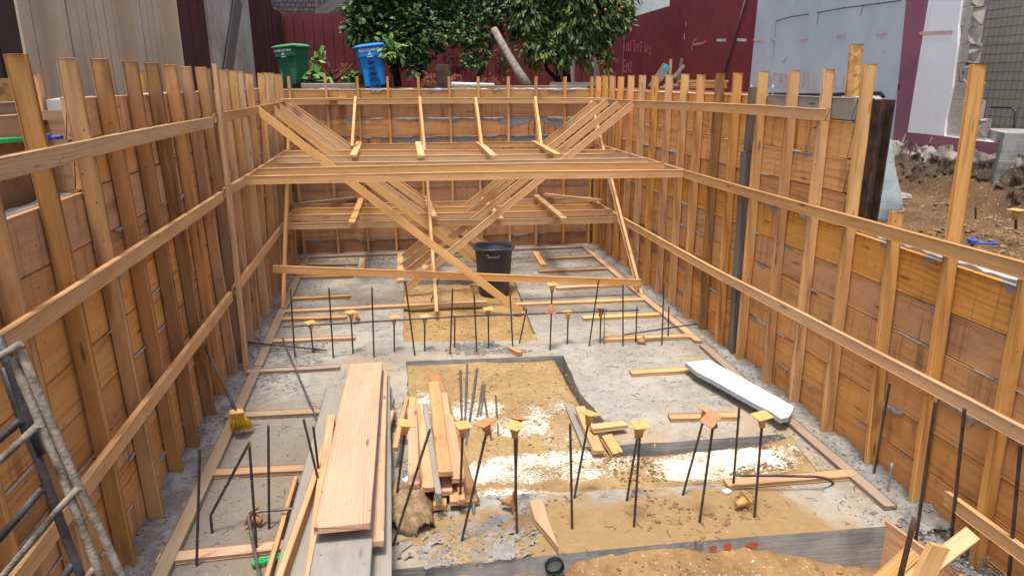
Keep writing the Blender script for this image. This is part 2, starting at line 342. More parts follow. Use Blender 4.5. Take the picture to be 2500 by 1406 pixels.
LEAFB=leafmat('broad_pale_leaf',lin(78,116,54),lin(118,148,76),lin(150,172,104))

def rough_grid(name,x0,x1,y0,y1,st,hf,mat,label=None,kind='structure',cat=None,mask=None):
    bm=bmesh.new();nx=max(2,int((x1-x0)/st));ny=max(2,int((y1-y0)/st));vs={}
    for i in range(nx+1):
        for j in range(ny+1):
            x=x0+(x1-x0)*i/nx;y=y0+(y1-y0)*j/ny;vs[i,j]=bm.verts.new((x,y,hf(x,y)))
    for i in range(nx):
        for j in range(ny):
            if mask and not mask((vs[i,j].co+vs[i+1,j+1].co)/2):continue
            f=bm.faces.new((vs[i,j],vs[i+1,j],vs[i+1,j+1],vs[i,j+1]));f.smooth=True
    o=link(name,bm,mat)
    tag(o,label,cat,kind=kind);return o
def nz(x,y,s,o=4,z=0.): return noise.fractal(V((x*s,y*s,z)),1.,2.,o,noise_basis='PERLIN_ORIGINAL')
def pebble(bm,c,r,R,flat=.7):
    m=Matrix.Rotation(R.random()*6,3,'Z')@Matrix.Rotation(R.random()*.6,3,'X')
    t=(1+5**.5)/2;sc=r/1.9;sx,sy,sz=R.uniform(.7,1.3),R.uniform(.6,1.1),flat*R.uniform(.6,1.1)
    P=[(-1,t,0),(1,t,0),(-1,-t,0),(1,-t,0),(0,-1,t),(0,1,t),(0,-1,-t),(0,1,-t),(t,0,-1),(t,0,1),(-t,0,-1),(-t,0,1)]
    vs=[bm.verts.new(V(c)+m@V((p[0]*sx,p[1]*sy,p[2]*sz))*sc*R.uniform(.75,1.2)) for p in P]
    for f in ((0,11,5),(0,5,1),(0,1,7),(0,7,10),(0,10,11),(1,5,9),(5,11,4),(11,10,2),(10,7,6),(7,1,8),(3,9,4),(3,4,2),(3,2,6),(3,6,8),(3,8,9),(4,9,5),(2,4,11),(6,2,10),(8,6,7),(9,8,1)):
        bm.faces.new([vs[i] for i in f])

# ================================================================== SLAB AND GROUND
def jig(poly,amp,st,R):
    out=[]
    for i,p in enumerate(poly):
        q=poly[(i+1)%len(poly)];a=V((p[0],p[1],0));b=V((q[0],q[1],0));n=max(1,int((b-a).length/st))
        for k in range(n):
            c=a.lerp(b,k/n);
            if k>0:c+=V((R.uniform(-amp,amp),R.uniform(-amp,amp),0))
            out.append(c)
    return out
def P2(u,v,z=0): p=gz(u,v,z);return (p.x,p.y)
R=random.Random(3)
outer=[(-1.75,2.2),(-.12,2.2),P2(950,1390),P2(1300,1358),P2(1700,1320),P2(2150,1285),(3.4,3.30),(3.4,11.4),(-1.75,11.4)]
holeA=[P2(985,835),P2(985,685),P2(1255,682),P2(1312,830)]
holeB=[P2(992,882),P2(1376,868),P2(1415,958),P2(1472,1023),P2(1500,1086),P2(1700,1074),P2(1905,1060),P2(1935,1075),P2(2005,1160),P2(1700,1185),P2(1400,1200),P2(1100,1215),(.0,3.95)]
bm=bmesh.new()
loops=[]
for poly,amp in ((outer,.0),(holeA,.004),(holeB,.006)):
    pts=jig(poly,amp,.09,R);vs=[bm.verts.new(p) for p in pts];loops.append(vs)
    for i in range(len(vs)):bm.edges.new((vs[i],vs[(i+1)%len(vs)]))
bmesh.ops.triangle_fill(bm,use_beauty=True,use_dissolve=False,edges=list(bm.edges))
for f in bm.faces:
    if f.normal.z<0:f.normal_flip()
for vs in loops:
    lo=[bm.verts.new(v.co+V((0,0,-.6))) for v in vs];n=len(vs)
    for i in range(n):
        j=(i+1)%n
        bm.faces.new((vs[i],vs[j],lo[j],lo[i])).material_index=1
bmesh.ops.recalc_face_normals(bm,faces=bm.faces)
slab=link('footing_slab',bm,[SLAB,CASTD]);tag(slab,kind='structure')
SLAB_SIDE=slab
def hA(x,y):
    d=min(x-.0,1.5-x);e=max(0,.12-d)*.25
    return min(-.01,-.062+.014*nz(x,y,2.5)+.008*nz(x,y,9)+e+(max(0,7.25-y)*.13)+.012*math.sin((y-7.25)*9+x)*(1 if abs(y-7.3)<.2 else 0))
rough_grid('ground',-.06,1.56,6.75,9.36,.03,hA,PITA,mask=None)
def hB(x,y):
    r=.0
    if x>1.45 and y>4.4:return -.5
    b=-.048+.014*nz(x,y,2.2)+.01*nz(x,y,8)
    b+=max(0,4.08-y)*.24
    d=math.hypot(x-1.55,y-4.25);b+=.035*max(0,1-d/.28)*(1+.8*nz(x,y,14))
    if x>2.6:b+=max(0,x-2.62)*.25+.02*nz(x,y,9)
    return min(b,-.008+.003*nz(x,y,8)) if y<4.3 or y>6.2 else b
rough_grid('ground',-.03,2.86,3.82,6.5,.03,hB,PITB,mask=lambda c:c.z>-.3)
PIPEX=gz(1350,1345).x
def hF(x,y):
    b=-.115+.03*nz(x,y,1.6)+.025*nz(x,y,5)+.018*nz(x,y,13)
    b+=.06*math.exp(-((x-1.2)/.7)**2)-.03*math.exp(-((x-.45)/.35)**2)-.2*max(0,min(1,(x-2.1)/.7))-.05*max(0,min(1,(2.9-y)/1.2))
    b+=.05*math.exp(-((x-1.4)**2+(y-3.25)**2)/.04)-.09*math.exp(-((x-PIPEX)**2/.012+(y-3.3)**2/.03))
    return min(b,-.03)
rough_grid('ground',-.2,3.0,1.6,3.45,.022,hF,FRONT)
# outside ground (behind the forms), yard level
def hO(x,y): return 2.42+.03*nz(x,y,.8)+.02*nz(x,y,4)
rough_grid('ground',-3.2,7.0,11.3,40,.25,hO,BANK)
rough_grid('ground',-2.95,-1.86,1.5,11.4,.12,lambda x,y:2.40+.02*nz(x,y,4),BANK)
rough_grid('ground',3.48,6.4,9.0,11.4,.1,lambda x,y:2.42-.6*max(0,9.5-y)+.02*nz(x,y,4),BANK)
def hR(x,y):
    b=1.42-.05*(x-3.5)+.04*nz(x,y,1.2)+.04*nz(x,y,4.2)+.03*abs(nz(x,y,10))
    b+=.14*max(0,min(1,(5.3-y)/1.5))*max(0,min(1,(x-4.2)/1.2))
    if x>6.0:b+=(x-6.0)*1.5
    return b
rough_grid('ground',3.46,6.3,1.2,9.2,.035,hR,BANK)
# cut soil face under the demolished wall
bm=bmesh.new();vs={}
nU,nW=170,26
for i in range(nU+1):
    for j in range(nW+1):
        y=4.5+5.*i/nU;t=j/nW;z=1.1+.78*t
        x=6.1+.13*t+.10*nz(y,z,1.9)+.045*nz(y,z*1.3,6)+.04*nz(y,z,17)
        vs[i,j]=bm.verts.new((x,y,z+.06*nz(y,t,5)))
for i in range(nU):
    for j in range(nW):
        f=bm.faces.new((vs[i,j],vs[i,j+1],vs[i+1,j+1],vs[i+1,j]));f.smooth=True;f.material_index=0 if j<nW*.8+3*nz(i*.05,0,3) else 1
o=link('soil_bank',bm,[BANKD,concrete('crushed_concrete_footing',lin(128,118,104),lin(170,160,146),scale=2.,bmp=1.)]);tag(o,kind='structure')

# ================================================================== FORMWORK WALLS
def boards(parent,rows,plane,side,y0,y1,joint=None):
    """rows: (ztop,zbot,mat,start,end)"""
    for (zt,zb,mat,a,b) in rows:
        w=zt-zb-.006;zc=(zt+zb)/2
        j=random.uniform(-.0025,.0025)
        if side=='L': p=(plane-.019+j,a,zc);q=(plane-.019+j,b,zc);n=(1,0,0)
        elif side=='R': p=(plane+.019+j,b,zc);q=(plane+.019+j,a,zc);n=(-1,0,0)
        else: p=(a,plane+.019+j,zc);q=(b,plane+.019+j,zc);n=(0,-1,0)
        timber('board',p,q,w,.038,n,mat,parent,warp=.0)
# --- left
Lw=empty('formwork_wall',(XL-.1,6.5,0));tag(Lw,'tall shaded timber form wall on the left, dark upright studs over wide boards','formwork')
B=W['board'];rowsL=[(2.525,2.31,B,3.98,11.15),(2.31,2.05,B,3.98,11.15)]+[(a,b,B,1.6,11.15) for a,b in ((2.05,1.776),(1.776,1.52),(1.52,1.263),(1.263,1.0),(1.0,.74),(.74,.48),(.48,.22),(.22,-.04))]
boards(Lw,rowsL,XL-.0895,'L',0,0)
studsL=[((62,132),3.597),((182,142),4.086),((259,144),4.541),((332,150),4.955),((384,154),5.459),((428,159),5.831),((465,163),6.33),((502,165),6.78),((553,169),7.12),((578,172),7.46),((617,180),8.27),((646,179),8.75),((656,178),9.1),((668,178),9.6),((678,181),10.1),((688,181),10.6)]
for i,((u,v),yb) in enumerate(studsL):
    p=gx(u,v,XL);yt=p.y
    timber('stud',(XL-.0445,yb+.019,0.0),(XL-.0445,yt+.019,p.z),.038,.088,(1,0,0),W['stud'] if i not in(3,4) else W['rust'],Lw,rough=1)
timber('stud',(XL-.0445,6.62,0.),(XL-.0445,6.62,2.71),.038,.088,(1,0,0),W['rust'],Lw)
timber('stud',(XL-.0445,8.08,0.),(XL-.0445,7.98,2.70),.038,.088,(1,0,0),W['strut'],Lw)
timber('stud',(XL-.0445,2.65,0.),(XL-.0445,2.6,2.71),.038,.088,(1,0,0),W['stud'],Lw)
timber('stud',(XL-.0445,3.12,0.),(XL-.0445,2.98,2.71),.038,.088,(1,0,0),W['stud'],Lw)
for y0,y1,zt,m in ((1.8,6.36,2.32,'waler'),(6.48,11.0,2.345,'waler'),(1.8,6.40,1.69,'waler'),(6.5,11.0,1.70,'waler'),(1.8,6.32,.81,'waler'),(6.44,11.0,.815,'waler')):
    timber('waler',(XL+.019,y0,zt-.0445-(.005 if y0<3 and zt>2 else 0)),(XL+.019,y1,zt-.0445),.089,.038,(1,0,0),W[m],Lw)
# tall stake standing in front of the walers
a=gz(601,912);b=gx(523,154,XL+.038)
timber('stake',(-1.483,6.42,0),(-1.483,6.55,2.75),.088,.036,(1,0,0),W['waler'],Lw)
bm=bmesh.new();box(bm,(-1.77,7.75,1.23),(.19,6.9,2.56));box(bm,(-1.79,2.8,1.0),(.16,2.9,2.0))
bmesh.ops.subdivide_edges(bm,edges=[e for e in bm.edges if abs(e.verts[0].co.y-e.verts[1].co.y)>1],cuts=60)
for v in bm.verts:
    if v.co.z>1.9:v.co.z+=random.uniform(-.006,.010);v.co.x+=random.uniform(-.004,.004)
link('concrete_core',bm,WALLC,Lw)
# back form panel seen between the first two studs
timber('top_rail',(-1.93,1.6,2.46),(-1.93,4.15,2.46),.089,.038,(1,0,0),W['plate'],Lw)
timber('top_rail',(-1.87,1.6,2.38),(-1.87,3.98,2.38),.13,.038,(1,0,0),W['stud'],Lw)
bm=bmesh.new();box(bm,(-1.96,2.9,2.1),(.02,2.5,.5));link('outer_panel',bm,W['rust'],Lw);bm=bmesh.new();box(bm,(-1.81,4.27,1.2),(.28,.03,2.5));link('end_panel',bm,W['rust'],Lw)
for p0,hh in (((100,260),.16),((350,230),.1)):
    q=gx(p0[0],p0[1],-1.92);timber('stake',(q.x,q.y,2.3),(q.x,q.y,q.z+.17),.06,.05,(1,0,0),W['studr'],Lw)
# --- right
Rw=empty('formwork_wall',(XR+.1,6.5,0));tag(Rw,'sunlit timber form wall on the right stepping down to a lower near part','formwork')
B=W['boardr'];PR=XR+.0895
rowsR=[(2.495,2.33,W['grey'],4.72,5.93),(2.485,2.33,B,5.94,11.15),(2.33,2.06,B,4.71,11.15),(2.06,1.81,B,4.70,11.15),(1.81,1.558,B,4.69,11.15),
 (1.56,1.27,B,1.2,11.15),(1.27,1.01,B,1.2,11.15),(1.01,.75,B,1.2,11.15),(.75,.49,W['bcem2'],5.9,11.15),(.75,.49,B,1.2,5.9),(.49,.23,B,1.2,11.15),(.23,-.04,B,1.2,11.15),(-.04,-.3,B,1.2,3.5)]
boards(Rw,rowsR,PR,'R',0,0)
studsR=[(1469,186,10.98),(1486,185,10.6),(1504,185,10.25),(1525,187,9.88),(1550,184,9.45),(1578,184,8.98),(1610,185,8.52),(1645,182,8.06),(1684,181,7.62),(1724,182,7.18),(1772,179,6.73),(1815,178,6.33),(1878,175,5.86),(1956,173,5.35),(2041,170,4.90),(2143,157,4.43),(2210,517,3.90),(2412,157,3.447)]
for i,(u,v,yb) in enumerate(studsR):
    p=gx(u,v,XR+.089)
    timber('stud',(XR+.0445,yb+.019,0.),(XR+.0445,p.y+.019,p.z),.038,.088,(-1,0,0),W['studr'] if i!=10 else W['rust'],Rw,rough=1)
timber('stud',(XR+.0445,2.95,-.15),(XR+.0445,3.02,1.62),.038,.088,(-1,0,0),W['studr'],Rw)
timber('stud',(XR+.0445,2.45,-.15),(XR+.0445,2.5,1.62),.038,.088,(-1,0,0),W['studr'],Rw)
timber('post',(XR+.0445,6.03,0.),(XR+.0445,6.12,1.98),.089,.086,(-1,0,0),W['greydk'],Rw)
timber('post',(XR+.06,6.125,1.985),(XR+.06,6.14,2.55),.07,.07,(-1,0,0),W['greydk'],Rw)
for pa,pb,za,zb in ((11.0,7.3,2.345,2.39),(7.29,5.55,2.39,2.41),(5.548,4.84,2.41,2.41),(11.0,7.36,1.665,1.672),(7.35,1.8,1.672,1.75),(11.0,6.2,.76,.80),(6.19,1.8,.80,.915)):
    timber('waler',(XR-.019,pa,za-.0445),(XR-.019,pb,zb-.0445),.089,.038,(-1,0,0),W['waler'],Rw)
q=gx(2305,1262,XR-.019);
timber('waler',(XR-.019,3.18,.235),(XR-.019,1.9,.26),.089,.038,(-1,0,0),W['waler'],Rw)
timber('osb_strip',(3.33,4.86,2.2),(3.33,4.90,2.86),.03,.1,(1,0,0),OSB,Rw)
bm=bmesh.new();box(bm,(3.40,7.9,1.22),(.2,6.36,2.51));box(bm,(3.40,2.97,.74),(.2,3.48,1.64))
bmesh.ops.subdivide_edges(bm,edges=[e for e in bm.edges if abs(e.verts[0].co.y-e.verts[1].co.y)>1],cuts=60)
for v in bm.verts:
    if v.co.z>1.4:v.co.z+=random.uniform(-.006,.010);v.co.x+=random.uniform(-.004,.004)
link('concrete_core',bm,WALLC,Rw)
# --- back
Bw=empty('formwork_wall',(.8,11.2,0));tag(Bw,'far end timber form wall with thin stakes and cement streaks below its rail','formwork')
bb=W['bback'];rowsB=[(2.49,2.30,bb),(2.30,2.066,W['wetshade']),(2.066,1.79,W['bcem']),(1.79,1.53,W['bcem']),(1.53,1.26,W['bcem2']),(1.26,.99,W['bcem2']),(.99,.73,W['bcem2']),(.73,.47,bb),(.47,.2,bb),(.2,-.04,W['wetshade'])]  # second row's dark tone paints the waler's shadow; the lowest row is wet
boards(Bw,[(a,b,m,-1.62,3.23) for a,b,m in rowsB],11.15,'B',0,0)
for x in (-1.53,-1.013,-.547,-.105,.355,.816,1.263,1.73,2.164,2.623,3.055):
    timber('stake',(x+.04,11.105,0),(x+.019,11.105,2.676),.038,.088,(0,-1,0),W['studr'],Bw)
for zt in (2.36,1.69,.80):
    timber('waler',(-1.5,11.039,zt-.0445),(3.11,11.039,zt-.0445),.089,.038,(0,-1,0),W['waler'],Bw)
bm=bmesh.new();box(bm,(.8,11.3,1.22),(4.95,.2,2.55))
bmesh.ops.subdivide_edges(bm,edges=[e for e in bm.edges if abs(e.verts[0].co.x-e.verts[1].co.x)>1],cuts=60)
for v in bm.verts:
    if v.co.z>1.4:v.co.z+=random.uniform(-.008,.014)
link('concrete_core',bm,WALLC,Bw)
timber('outer_rail',(.9,11.43,2.52),(3.1,11.43,2.51),.05,.038,(0,-1,0),W['plate'],Bw)

# ================================================================== STRUTS AND BRACES
GS='2x4 struts spanning the pit'
def strutY(name,l,r,y,label,group,mat='strut',ext=None):
    a=gy(l[0],l[1],y);b=gy(r[0],r[1],y);a.z-=.0445;b.z-=.0445;a.y+=.019;b.y+=.019
    if ext:a.x,b.x=ext
    return timber(name,a,b,.089,.038,(0,-1,0),W[mat],None,label,'strut',group)
E2=(-1.502,3.112)
strutY('strut',(597,430),(1670,414),7.345,'nearest of the five long struts crossing the pit at mid height',GS,ext=E2)
strutY('strut',(610,412),(1621,396),7.93,'second nearest of the five long mid height struts',GS,ext=E2)
strutY('strut',(643,398),(1581,385),8.47,'third nearest, middle one of the five long mid height struts',GS,ext=E2)
strutY('strut',(673,382),(1536,374),9.24,'fourth from the camera of the five long mid height struts',GS,ext=E2)
strutY('strut',(685,369),(1500,366),9.85,'farthest of the five long mid height struts under the flat blocks',GS,ext=E2)
strutY('strut',(693,545),(1512,530),9.44,'nearest of the three low struts behind the crossed braces',GS,ext=E2)
strutY('strut',(700,525),(1490,512),9.86,'middle one of the three low struts behind the crossed braces',GS,ext=E2)
strutY('strut',(715,509),(1465,498),10.42,'farthest of the three low struts, wavy lower edge',GS,ext=E2)
strutY('board_rail',(665,648),(1566,683),8.12,'long 2x4 nailed low across the braces just above the black bin rim level','2x4 rails')['category']='rail'
GD='diagonal cross braces'
def diag(l,yl,r,yr,label):
    a=gy(l[0],l[1],yl);b=gy(r[0],r[1],yr);d=(b-a).normalized();up=V((0,-1,0)).cross(d)
    if up.z<0:up=-up
    a-=up*.0445;b-=up*.0445;a.y+=.019;b.y+=.019
    timber('diagonal_brace',a,b,.089,.038,(0,-1,0),W['strut'],None,label,'brace',GD)
diag((628,258),8.40,(1278,757),7.72,'nearest long brace falling from the left wall rail to the sand pit at centre')
diag((657,251),9.44,(1238,686),9.0,'second brace from the camera falling from the left rail behind the black bin')
diag((675,247),9.93,(1200,640),9.85,'third brace from the camera among those falling from the left rail')
diag((690,243),10.5,(1206,612),10.4,'fourth brace from the camera among those falling from the left rail')
diag((703,243),10.8,(1204,600),10.75,'farthest brace falling from the left wall rail')
diag((1543,248),9.17,(983,702),8.72,'nearest brace falling from the right wall rail to the left edge of the sand pit')
diag((1508,247),9.56,(985,662),9.45,'second brace from the camera falling from the right wall rail')
diag((1479,242),10.0,(979,644),10.05,'third brace from the camera falling from the right wall rail')
diag((1451,245),10.62,(980,622),10.6,'farthest brace falling from the right wall rail, ends bluntly near the far slab')
GK='kicker braces from the far wall rail'
def kick(t,yt,b,yb,label,w=.04):
    a=gy(t[0],t[1],yt);c=gy(b[0],b[1],yb)
    timber('kicker_brace',a,c,.038,.089,(0,-1,.6),W['strut'],None,label,'brace',GK)
kick((709,246),10.98,(692,755),8.2,'kicker brace standing by the left wall, from far rail to floor plate')
kick((1440,243),10.98,(1565,722),8.08,'slanting kicker brace in the right corner reaching the floor plate')
kick((1025,241),10.98,(1066,765),7.75,'long centre kicker brace from the far rail down into the sand pit')
kick((868,241),10.98,(860,362),9.95,'short kicker brace left of centre standing on a flat block on the struts')
kick((1161,243),10.98,(1178,372),9.9,'short kicker brace right of centre above the flat blocks')
kick((1306,241),10.98,(1322,369),9.92,'short kicker brace by the right hand flat block')
GB='flat blocks laid over the struts'
def flat(a,b,z,label,w=.089,group=GB,name='wood_block',mat='strut',cat='wood block',t=.038,rough=0,**k):
    p=gz(a[0],a[1],z);q=gz(b[0],b[1],z);p.z-=t/2;q.z-=t/2
    return timber(name,p,q,w,t,(0,0,1),W[mat],None,label,cat,group,rough=rough,**k)
flat((876,345),(862,377),1.742,'upper flat block on the mid struts, leftmost, under a short kicker','', ) if 0 else None
flat((877,345),(862,378),1.742,'leftmost flat block on top of the mid height struts')
flat((1021,345),(1029,379),1.742,'flat block on the mid height struts at the centre kicker')
flat((1168,346),(1206,379),1.742,'flat block on the mid height struts right of centre')
flat((1304,343),(1362,375),1.742,'rightmost flat block on the mid height struts, touching the right braces')
flat((882,482),(858,541),.86,'leftmost flat block lying on the low struts')
flat((1309,475),(1376,531),.86,'rightmost flat block lying on the low struts')
flat((1178,481),(1222,532),.86,'flat block on the low struts partly hidden by the right braces')
flat((1031,457),(1059,527),.87,'flat block on the low struts beside the centre kicker')
flat((700,498),(868,480),.88,'cement smeared corner piece over the low struts at the left wall',group='corner pieces',mat='plate')
flat((1330,472),(1470,487),.87,'corner piece over the low struts at the right wall',group='corner pieces')
flat((683,242),(843,238),2.375,'corner piece nailed on the top rail in the far left corner',group='corner pieces')
flat((1330,238),(1484,240),2.375,'corner piece nailed on the top rail in the far right corner',group='corner pieces')

# ================================================================== FLOOR PLATES AND SLEEPERS
def lay(name,a,b,label,cat,group,mat='sleeper',w=.089,t=.038,z0=0.,rough=1,**k):
    """lying on the floor: pixels mark the near bottom edge line"""
    p=gz(a[0],a[1],z0);q=gz(b[0],b[1],z0);d=(q-p).normalized();n=V((-d.y,d.x,0))
    if n.y<0:n=-n
    p+=n*w/2;q+=n*w/2;p.z+=t/2+.001;q.z+=t/2+.001
    return timber(name,p,q,w,t,(0,0,1),W[mat],None,label,cat,group,rough=rough,**k)
GP='floor plates along the forms'
timber('floor_plate',(-1.385,1.9,.02),(-1.385,6.42,.02),.089,.038,(0,0,1),W['plate'],None,'long floor plate along the foot of the left form wall, near half','plate',GP,rough=1)
timber('floor_plate',(-1.385,6.44,.02),(-1.42,10.75,.02),.089,.038,(0,0,1),W['plate'],None,'long floor plate along the foot of the left form wall, far half','plate',GP,rough=1)
e1=gz(2228,1258);e2=gz(1930,1012)
timber('floor_plate',(2.985,3.42,.02),(3.0,6.3,.02),.089,.038,(0,0,1),W['plate'],None,'floor plate along the right form wall, near half beside the foam board','plate',GP,rough=1)
timber('floor_plate',(3.0,6.4,.02),(2.96,8.6,.02),.089,.038,(0,0,1),W['sleeper'],None,'floor plate along the right form wall, middle length','plate',GP,rough=1)
timber('floor_plate',(2.96,8.62,.02),(2.95,10.75,.02),.089,.038,(0,0,1),W['sleeper'],None,'floor plate along the right form wall, far length','plate',GP,rough=1)
timber('floor_plate',(-1.42,10.82,.02),(2.98,10.82,.02),.089,.038,(0,0,1),W['plate'],None,'floor plate along the foot of the far form wall','plate',GP,rough=1)
GSL='2x4 sleepers lying on the left slab';GSR='2x4 sleepers lying on the right slab'
L_=[((380,1386),(700,1350),'sleeper','nearest left sleeper, orange, with a cement smear on top'),
((487,1172),(752,1158),'sleeper','second left sleeper from the camera, behind the leaning rebar'),
((548,1028),(800,1016),'plate','grey brown left sleeper just behind the yellow broom head'),
((600,918),(829,905),'plate','weathered grey left sleeper near the loose rebar'),
((655,842),(867,832),'sleeper','left sleeper crossed by the loose horizontal rebar'),
((668,788),(846,781),'sleeper','left sleeper with a pointed end beside the faded orange caps'),
((688,737),(855,729),'sleeper','left sleeper behind the long plank that crosses the sand pit'),
((705,684),(861,679),'sleeper','left sleeper with white scraps near its wall end'),
((715,652),(872,650),'plate','farthest left sleeper, damp grey')]
for a,b,m,l in L_: lay('sleeper',a,b,l,'sleeper',GSL,m)
lay('sleeper',(686,768),(1190,743),'long thin 2x4 lying from the left plate across the sand pit','sleeper','long sleepers')
R_=[((1778,1197),(2090,1172),'sleeper','nearest right sleeper under the long bent rebar'),
((1637,1031),(1805,1027),'sleeper','reddish right sleeper behind the doubled orange caps'),
((1543,920),(1698,912),'strut','yellow right sleeper ending under the foam board'),
((1476,837),(1686,829),'strut','right sleeper just behind the far rebar row'),
((1425,784),(1612,775),'strut','right sleeper running behind the low far rebars'),
((1262,750),(1572,738),'strut','long right sleeper starting at the foot of the main brace'),
((1360,710),(1522,701),'strut','right sleeper just in front of the low cross rail'),
((1316,668),(1487,661),'sleeper','right sleeper right of the black bin'),
((1338,637),(1447,631),'sleeper','farthest right sleeper near the far plate')]
for a,b,m,l in R_: lay('sleeper',a,b,l,'sleeper',GSR,m)
flat((977,618),(978,683),.04,'short flat 2x4 at the left edge of the sand pit',group='short floor pieces',name='floor_block')
flat((885,628),(882,655),.04,'short flat 2x4 beside the dark rubble on the far left slab',group='short floor pieces',name='floor_block',mat='sleeper')
flat((1307,613),(1327,645),.04,'short flat 2x4 pointing to the far plate on the right slab',group='short floor pieces',name='floor_block')
flat((1037,632),(1038,655),.04,'small flat block behind the centre kicker brace',group='short floor pieces',name='floor_block')

# ================================================================== NEAR PLANK STACK
GPL='planks in the long stack'
def plank(a,b,za,zb,w,t,mat,label,group=GPL,n=(0,0,1),name='plank',cat='plank',**k):
    p=gz(a[0],a[1],za);q=gz(b[0],b[1],zb);nn=V(n)
    if abs(nn.z)>.5:
        p.z-=t/2;q.z-=t/2
    return timber(name,p,q,w,t,n,W[mat],None,label,cat,group,**k)
plank((893,885),(835,1281),.265,.45,.285,.042,'fresh','clean wide plank with pale pink grain on top of the stack',warp=.001)
plank((894,905),(822,1440),.215,.375,.29,.04,'grey','weathered grey wide plank sticking out under the clean plank',warp=.001)
plank((905,905),(868,1325),.17,.33,.285,.04,'pile','third plank down the stack, its edge showing on the right',warp=.001)
plank((911,920),(884,1440),.125,.25,.285,.04,'grey','fourth plank down the stack, grey near end',warp=.001)
plank((906,960),(870,1440),.082,.18,.27,.075,'rust','lowest dark plank carrying the stack',warp=.001)
plank((940,1245),(936,1440),.10,.13,.04,.10,'grey','narrow grey board on edge right of the plank stack',group='boards beside the stack',n=(0,0,1))
plank((800,1060),(668,1440),.17,.2,.04,.09,'studr','yellow 2x4 on edge leaning left of the stack',group='boards beside the stack')
plank((822,945),(700,1440),.08,.12,.17,.04,'grey','long grey plank flat on the slab left of the stack',group='boards beside the stack')
plank((808,1012),(752,1440),.17,.2,.06,.14,'studr','golden timber on edge squeezed against the stack',group='boards beside the stack')
plank((953,1000),(940,1040),.14,.14,.07,.04,'pile','small offcut block wedged at the right side of the stack',group='boards beside the stack')
plank((722,1160),(640,1440),.06,.08,.03,.04,'pile','thin pale batten left of the grey plank',group='boards beside the stack')
# ---- pile of offcuts
GO='offcuts in the loose 2x4 pile'
pl=[((1062,914),(1148,1222),.0,.02,.12,'rust','wide brown board at the bottom right of the loose pile'),
((1083,957),(1093,1025),.10,.10,.06,'pile','short orange offcut in the loose pile behind the split one'),
((1059,930),(1087,1150),.19,.21,.089,'pile','topmost offcut of the loose pile with a grey near end'),
((1092,1012),(1120,1166),.14,.16,.089,'fresh','pale offcut with long splits, right side of the loose pile'),
((1020,985),(1027,1205),.09,.08,.045,'pile','thin offcut standing on edge in the left of the loose pile'),
((1006,992),(1010,1180),.13,.13,.075,'fresh','pinkish offcut, left side of the loose pile'),
((1032,1010),(1046,1188),.15,.14,.075,'pile','pale offcut with growth rings on its near end'),
((1006,968),(1003,1070),.09,.09,.06,'studr','yellow short offcut at the top left of the loose pile'),
((992,968),(964,1090),.13,.15,.04,'pile','thin stick propped at the left of the loose pile'),
((1068,1090),(1074,1232),.02,.03,.085,'pile','orange offcut poking out under the loose pile'),
((1080,1060),(1092,1197),.09,.08,.07,'pile','offcut end below the topmost one in the loose pile'),
((1104,1100),(1113,1222),.06,.05,.075,'pile','near right offcut resting on the brown board'),
((1112,1090),(1128,1218),.10,.09,.04,'fresh','narrow offcut on top of the near right one')]
for a,b,za,zb,w,m,l in pl:
    plank(a,b,za+.03,zb+.03,w,.04,m,l,group=GO,name='lumber_offcut',cat='offcut')
plank((1038,983),(1071,1203),.19,.19,.04,.085,'grey','grey tan offcut turned on its edge in the loose pile',group=GO,name='lumber_offcut',cat='offcut')
GO2='offcuts beside the arrow shaped cap'
plank((1390,985),(1437,1088),-.03,-.01,.09,.04,'grey','grey offcut lying at the pit edge left of the orange one',group=GO2,name='lumber_offcut',cat='offcut')
plank((1416,990),(1462,1098),.05,.03,.085,.04,'pile','orange offcut running down beside the pit edge',group=GO2,name='lumber_offcut',cat='offcut')
plank((1444,1040),(1527,1030),.09,.08,.085,.04,'strut','short offcut laid across with a nail in it',group=GO2,name='lumber_offcut',cat='offcut')
plank((1480,1058),(1508,1102),.05,-.02,.09,.045,'strut','short chipped offcut pointing at the camera',group=GO2,name='lumber_offcut',cat='offcut')
plank((1308,1218),(1345,1338),.05,.05,.09,.04,'pile','pointed wooden stake lying on the muddy slab',group=None,name='wooden_stake',cat='stake',pointed=.3)
plank((1245,845),(1270,858),.05,.05,.06,.045,'pile','small wood block among the far rubble',group=None,name='wood_scrap',cat='offcut')
# ---- near right braces
GN='braces in the near right corner'
def free(a,za,b,zb,w,t,n,m,label,name='corner_brace',cat='brace',group=GN):
    timber(name,gz(a[0],a[1],za),gz(b[0],b[1],zb),w,t,n,W[m],None,label,cat,group)
free((2232,1345),.15,(2130,1440),-.1,.089,.04,(0,-.5,1),'strut','leftmost corner brace slanting down to the dirt')
free((2374,1302),.26,(2195,1440),.0,.085,.045,(-.3,-.5,1),'strut','long corner brace nailed to the low rail on the right')
free((2292,1330),.33,(2235,1450),.05,.11,.04,(0,-1,.4),'studr','upright corner brace with a notched top')
timber('form_board',(2.86,3.30,-.16),(3.02,2.35,-.18),.38,.025,(-1,0,0),W['studr'],None,'wide side form board holding the rubble at the near right','form board',None)
timber('form_board',(-.1,3.30,-.14),(.12,3.31,-.14),.2,.03,(0,-1,0),W['rust'],None,'mud stained board end standing below the slab edge at bottom centre','form board',None)

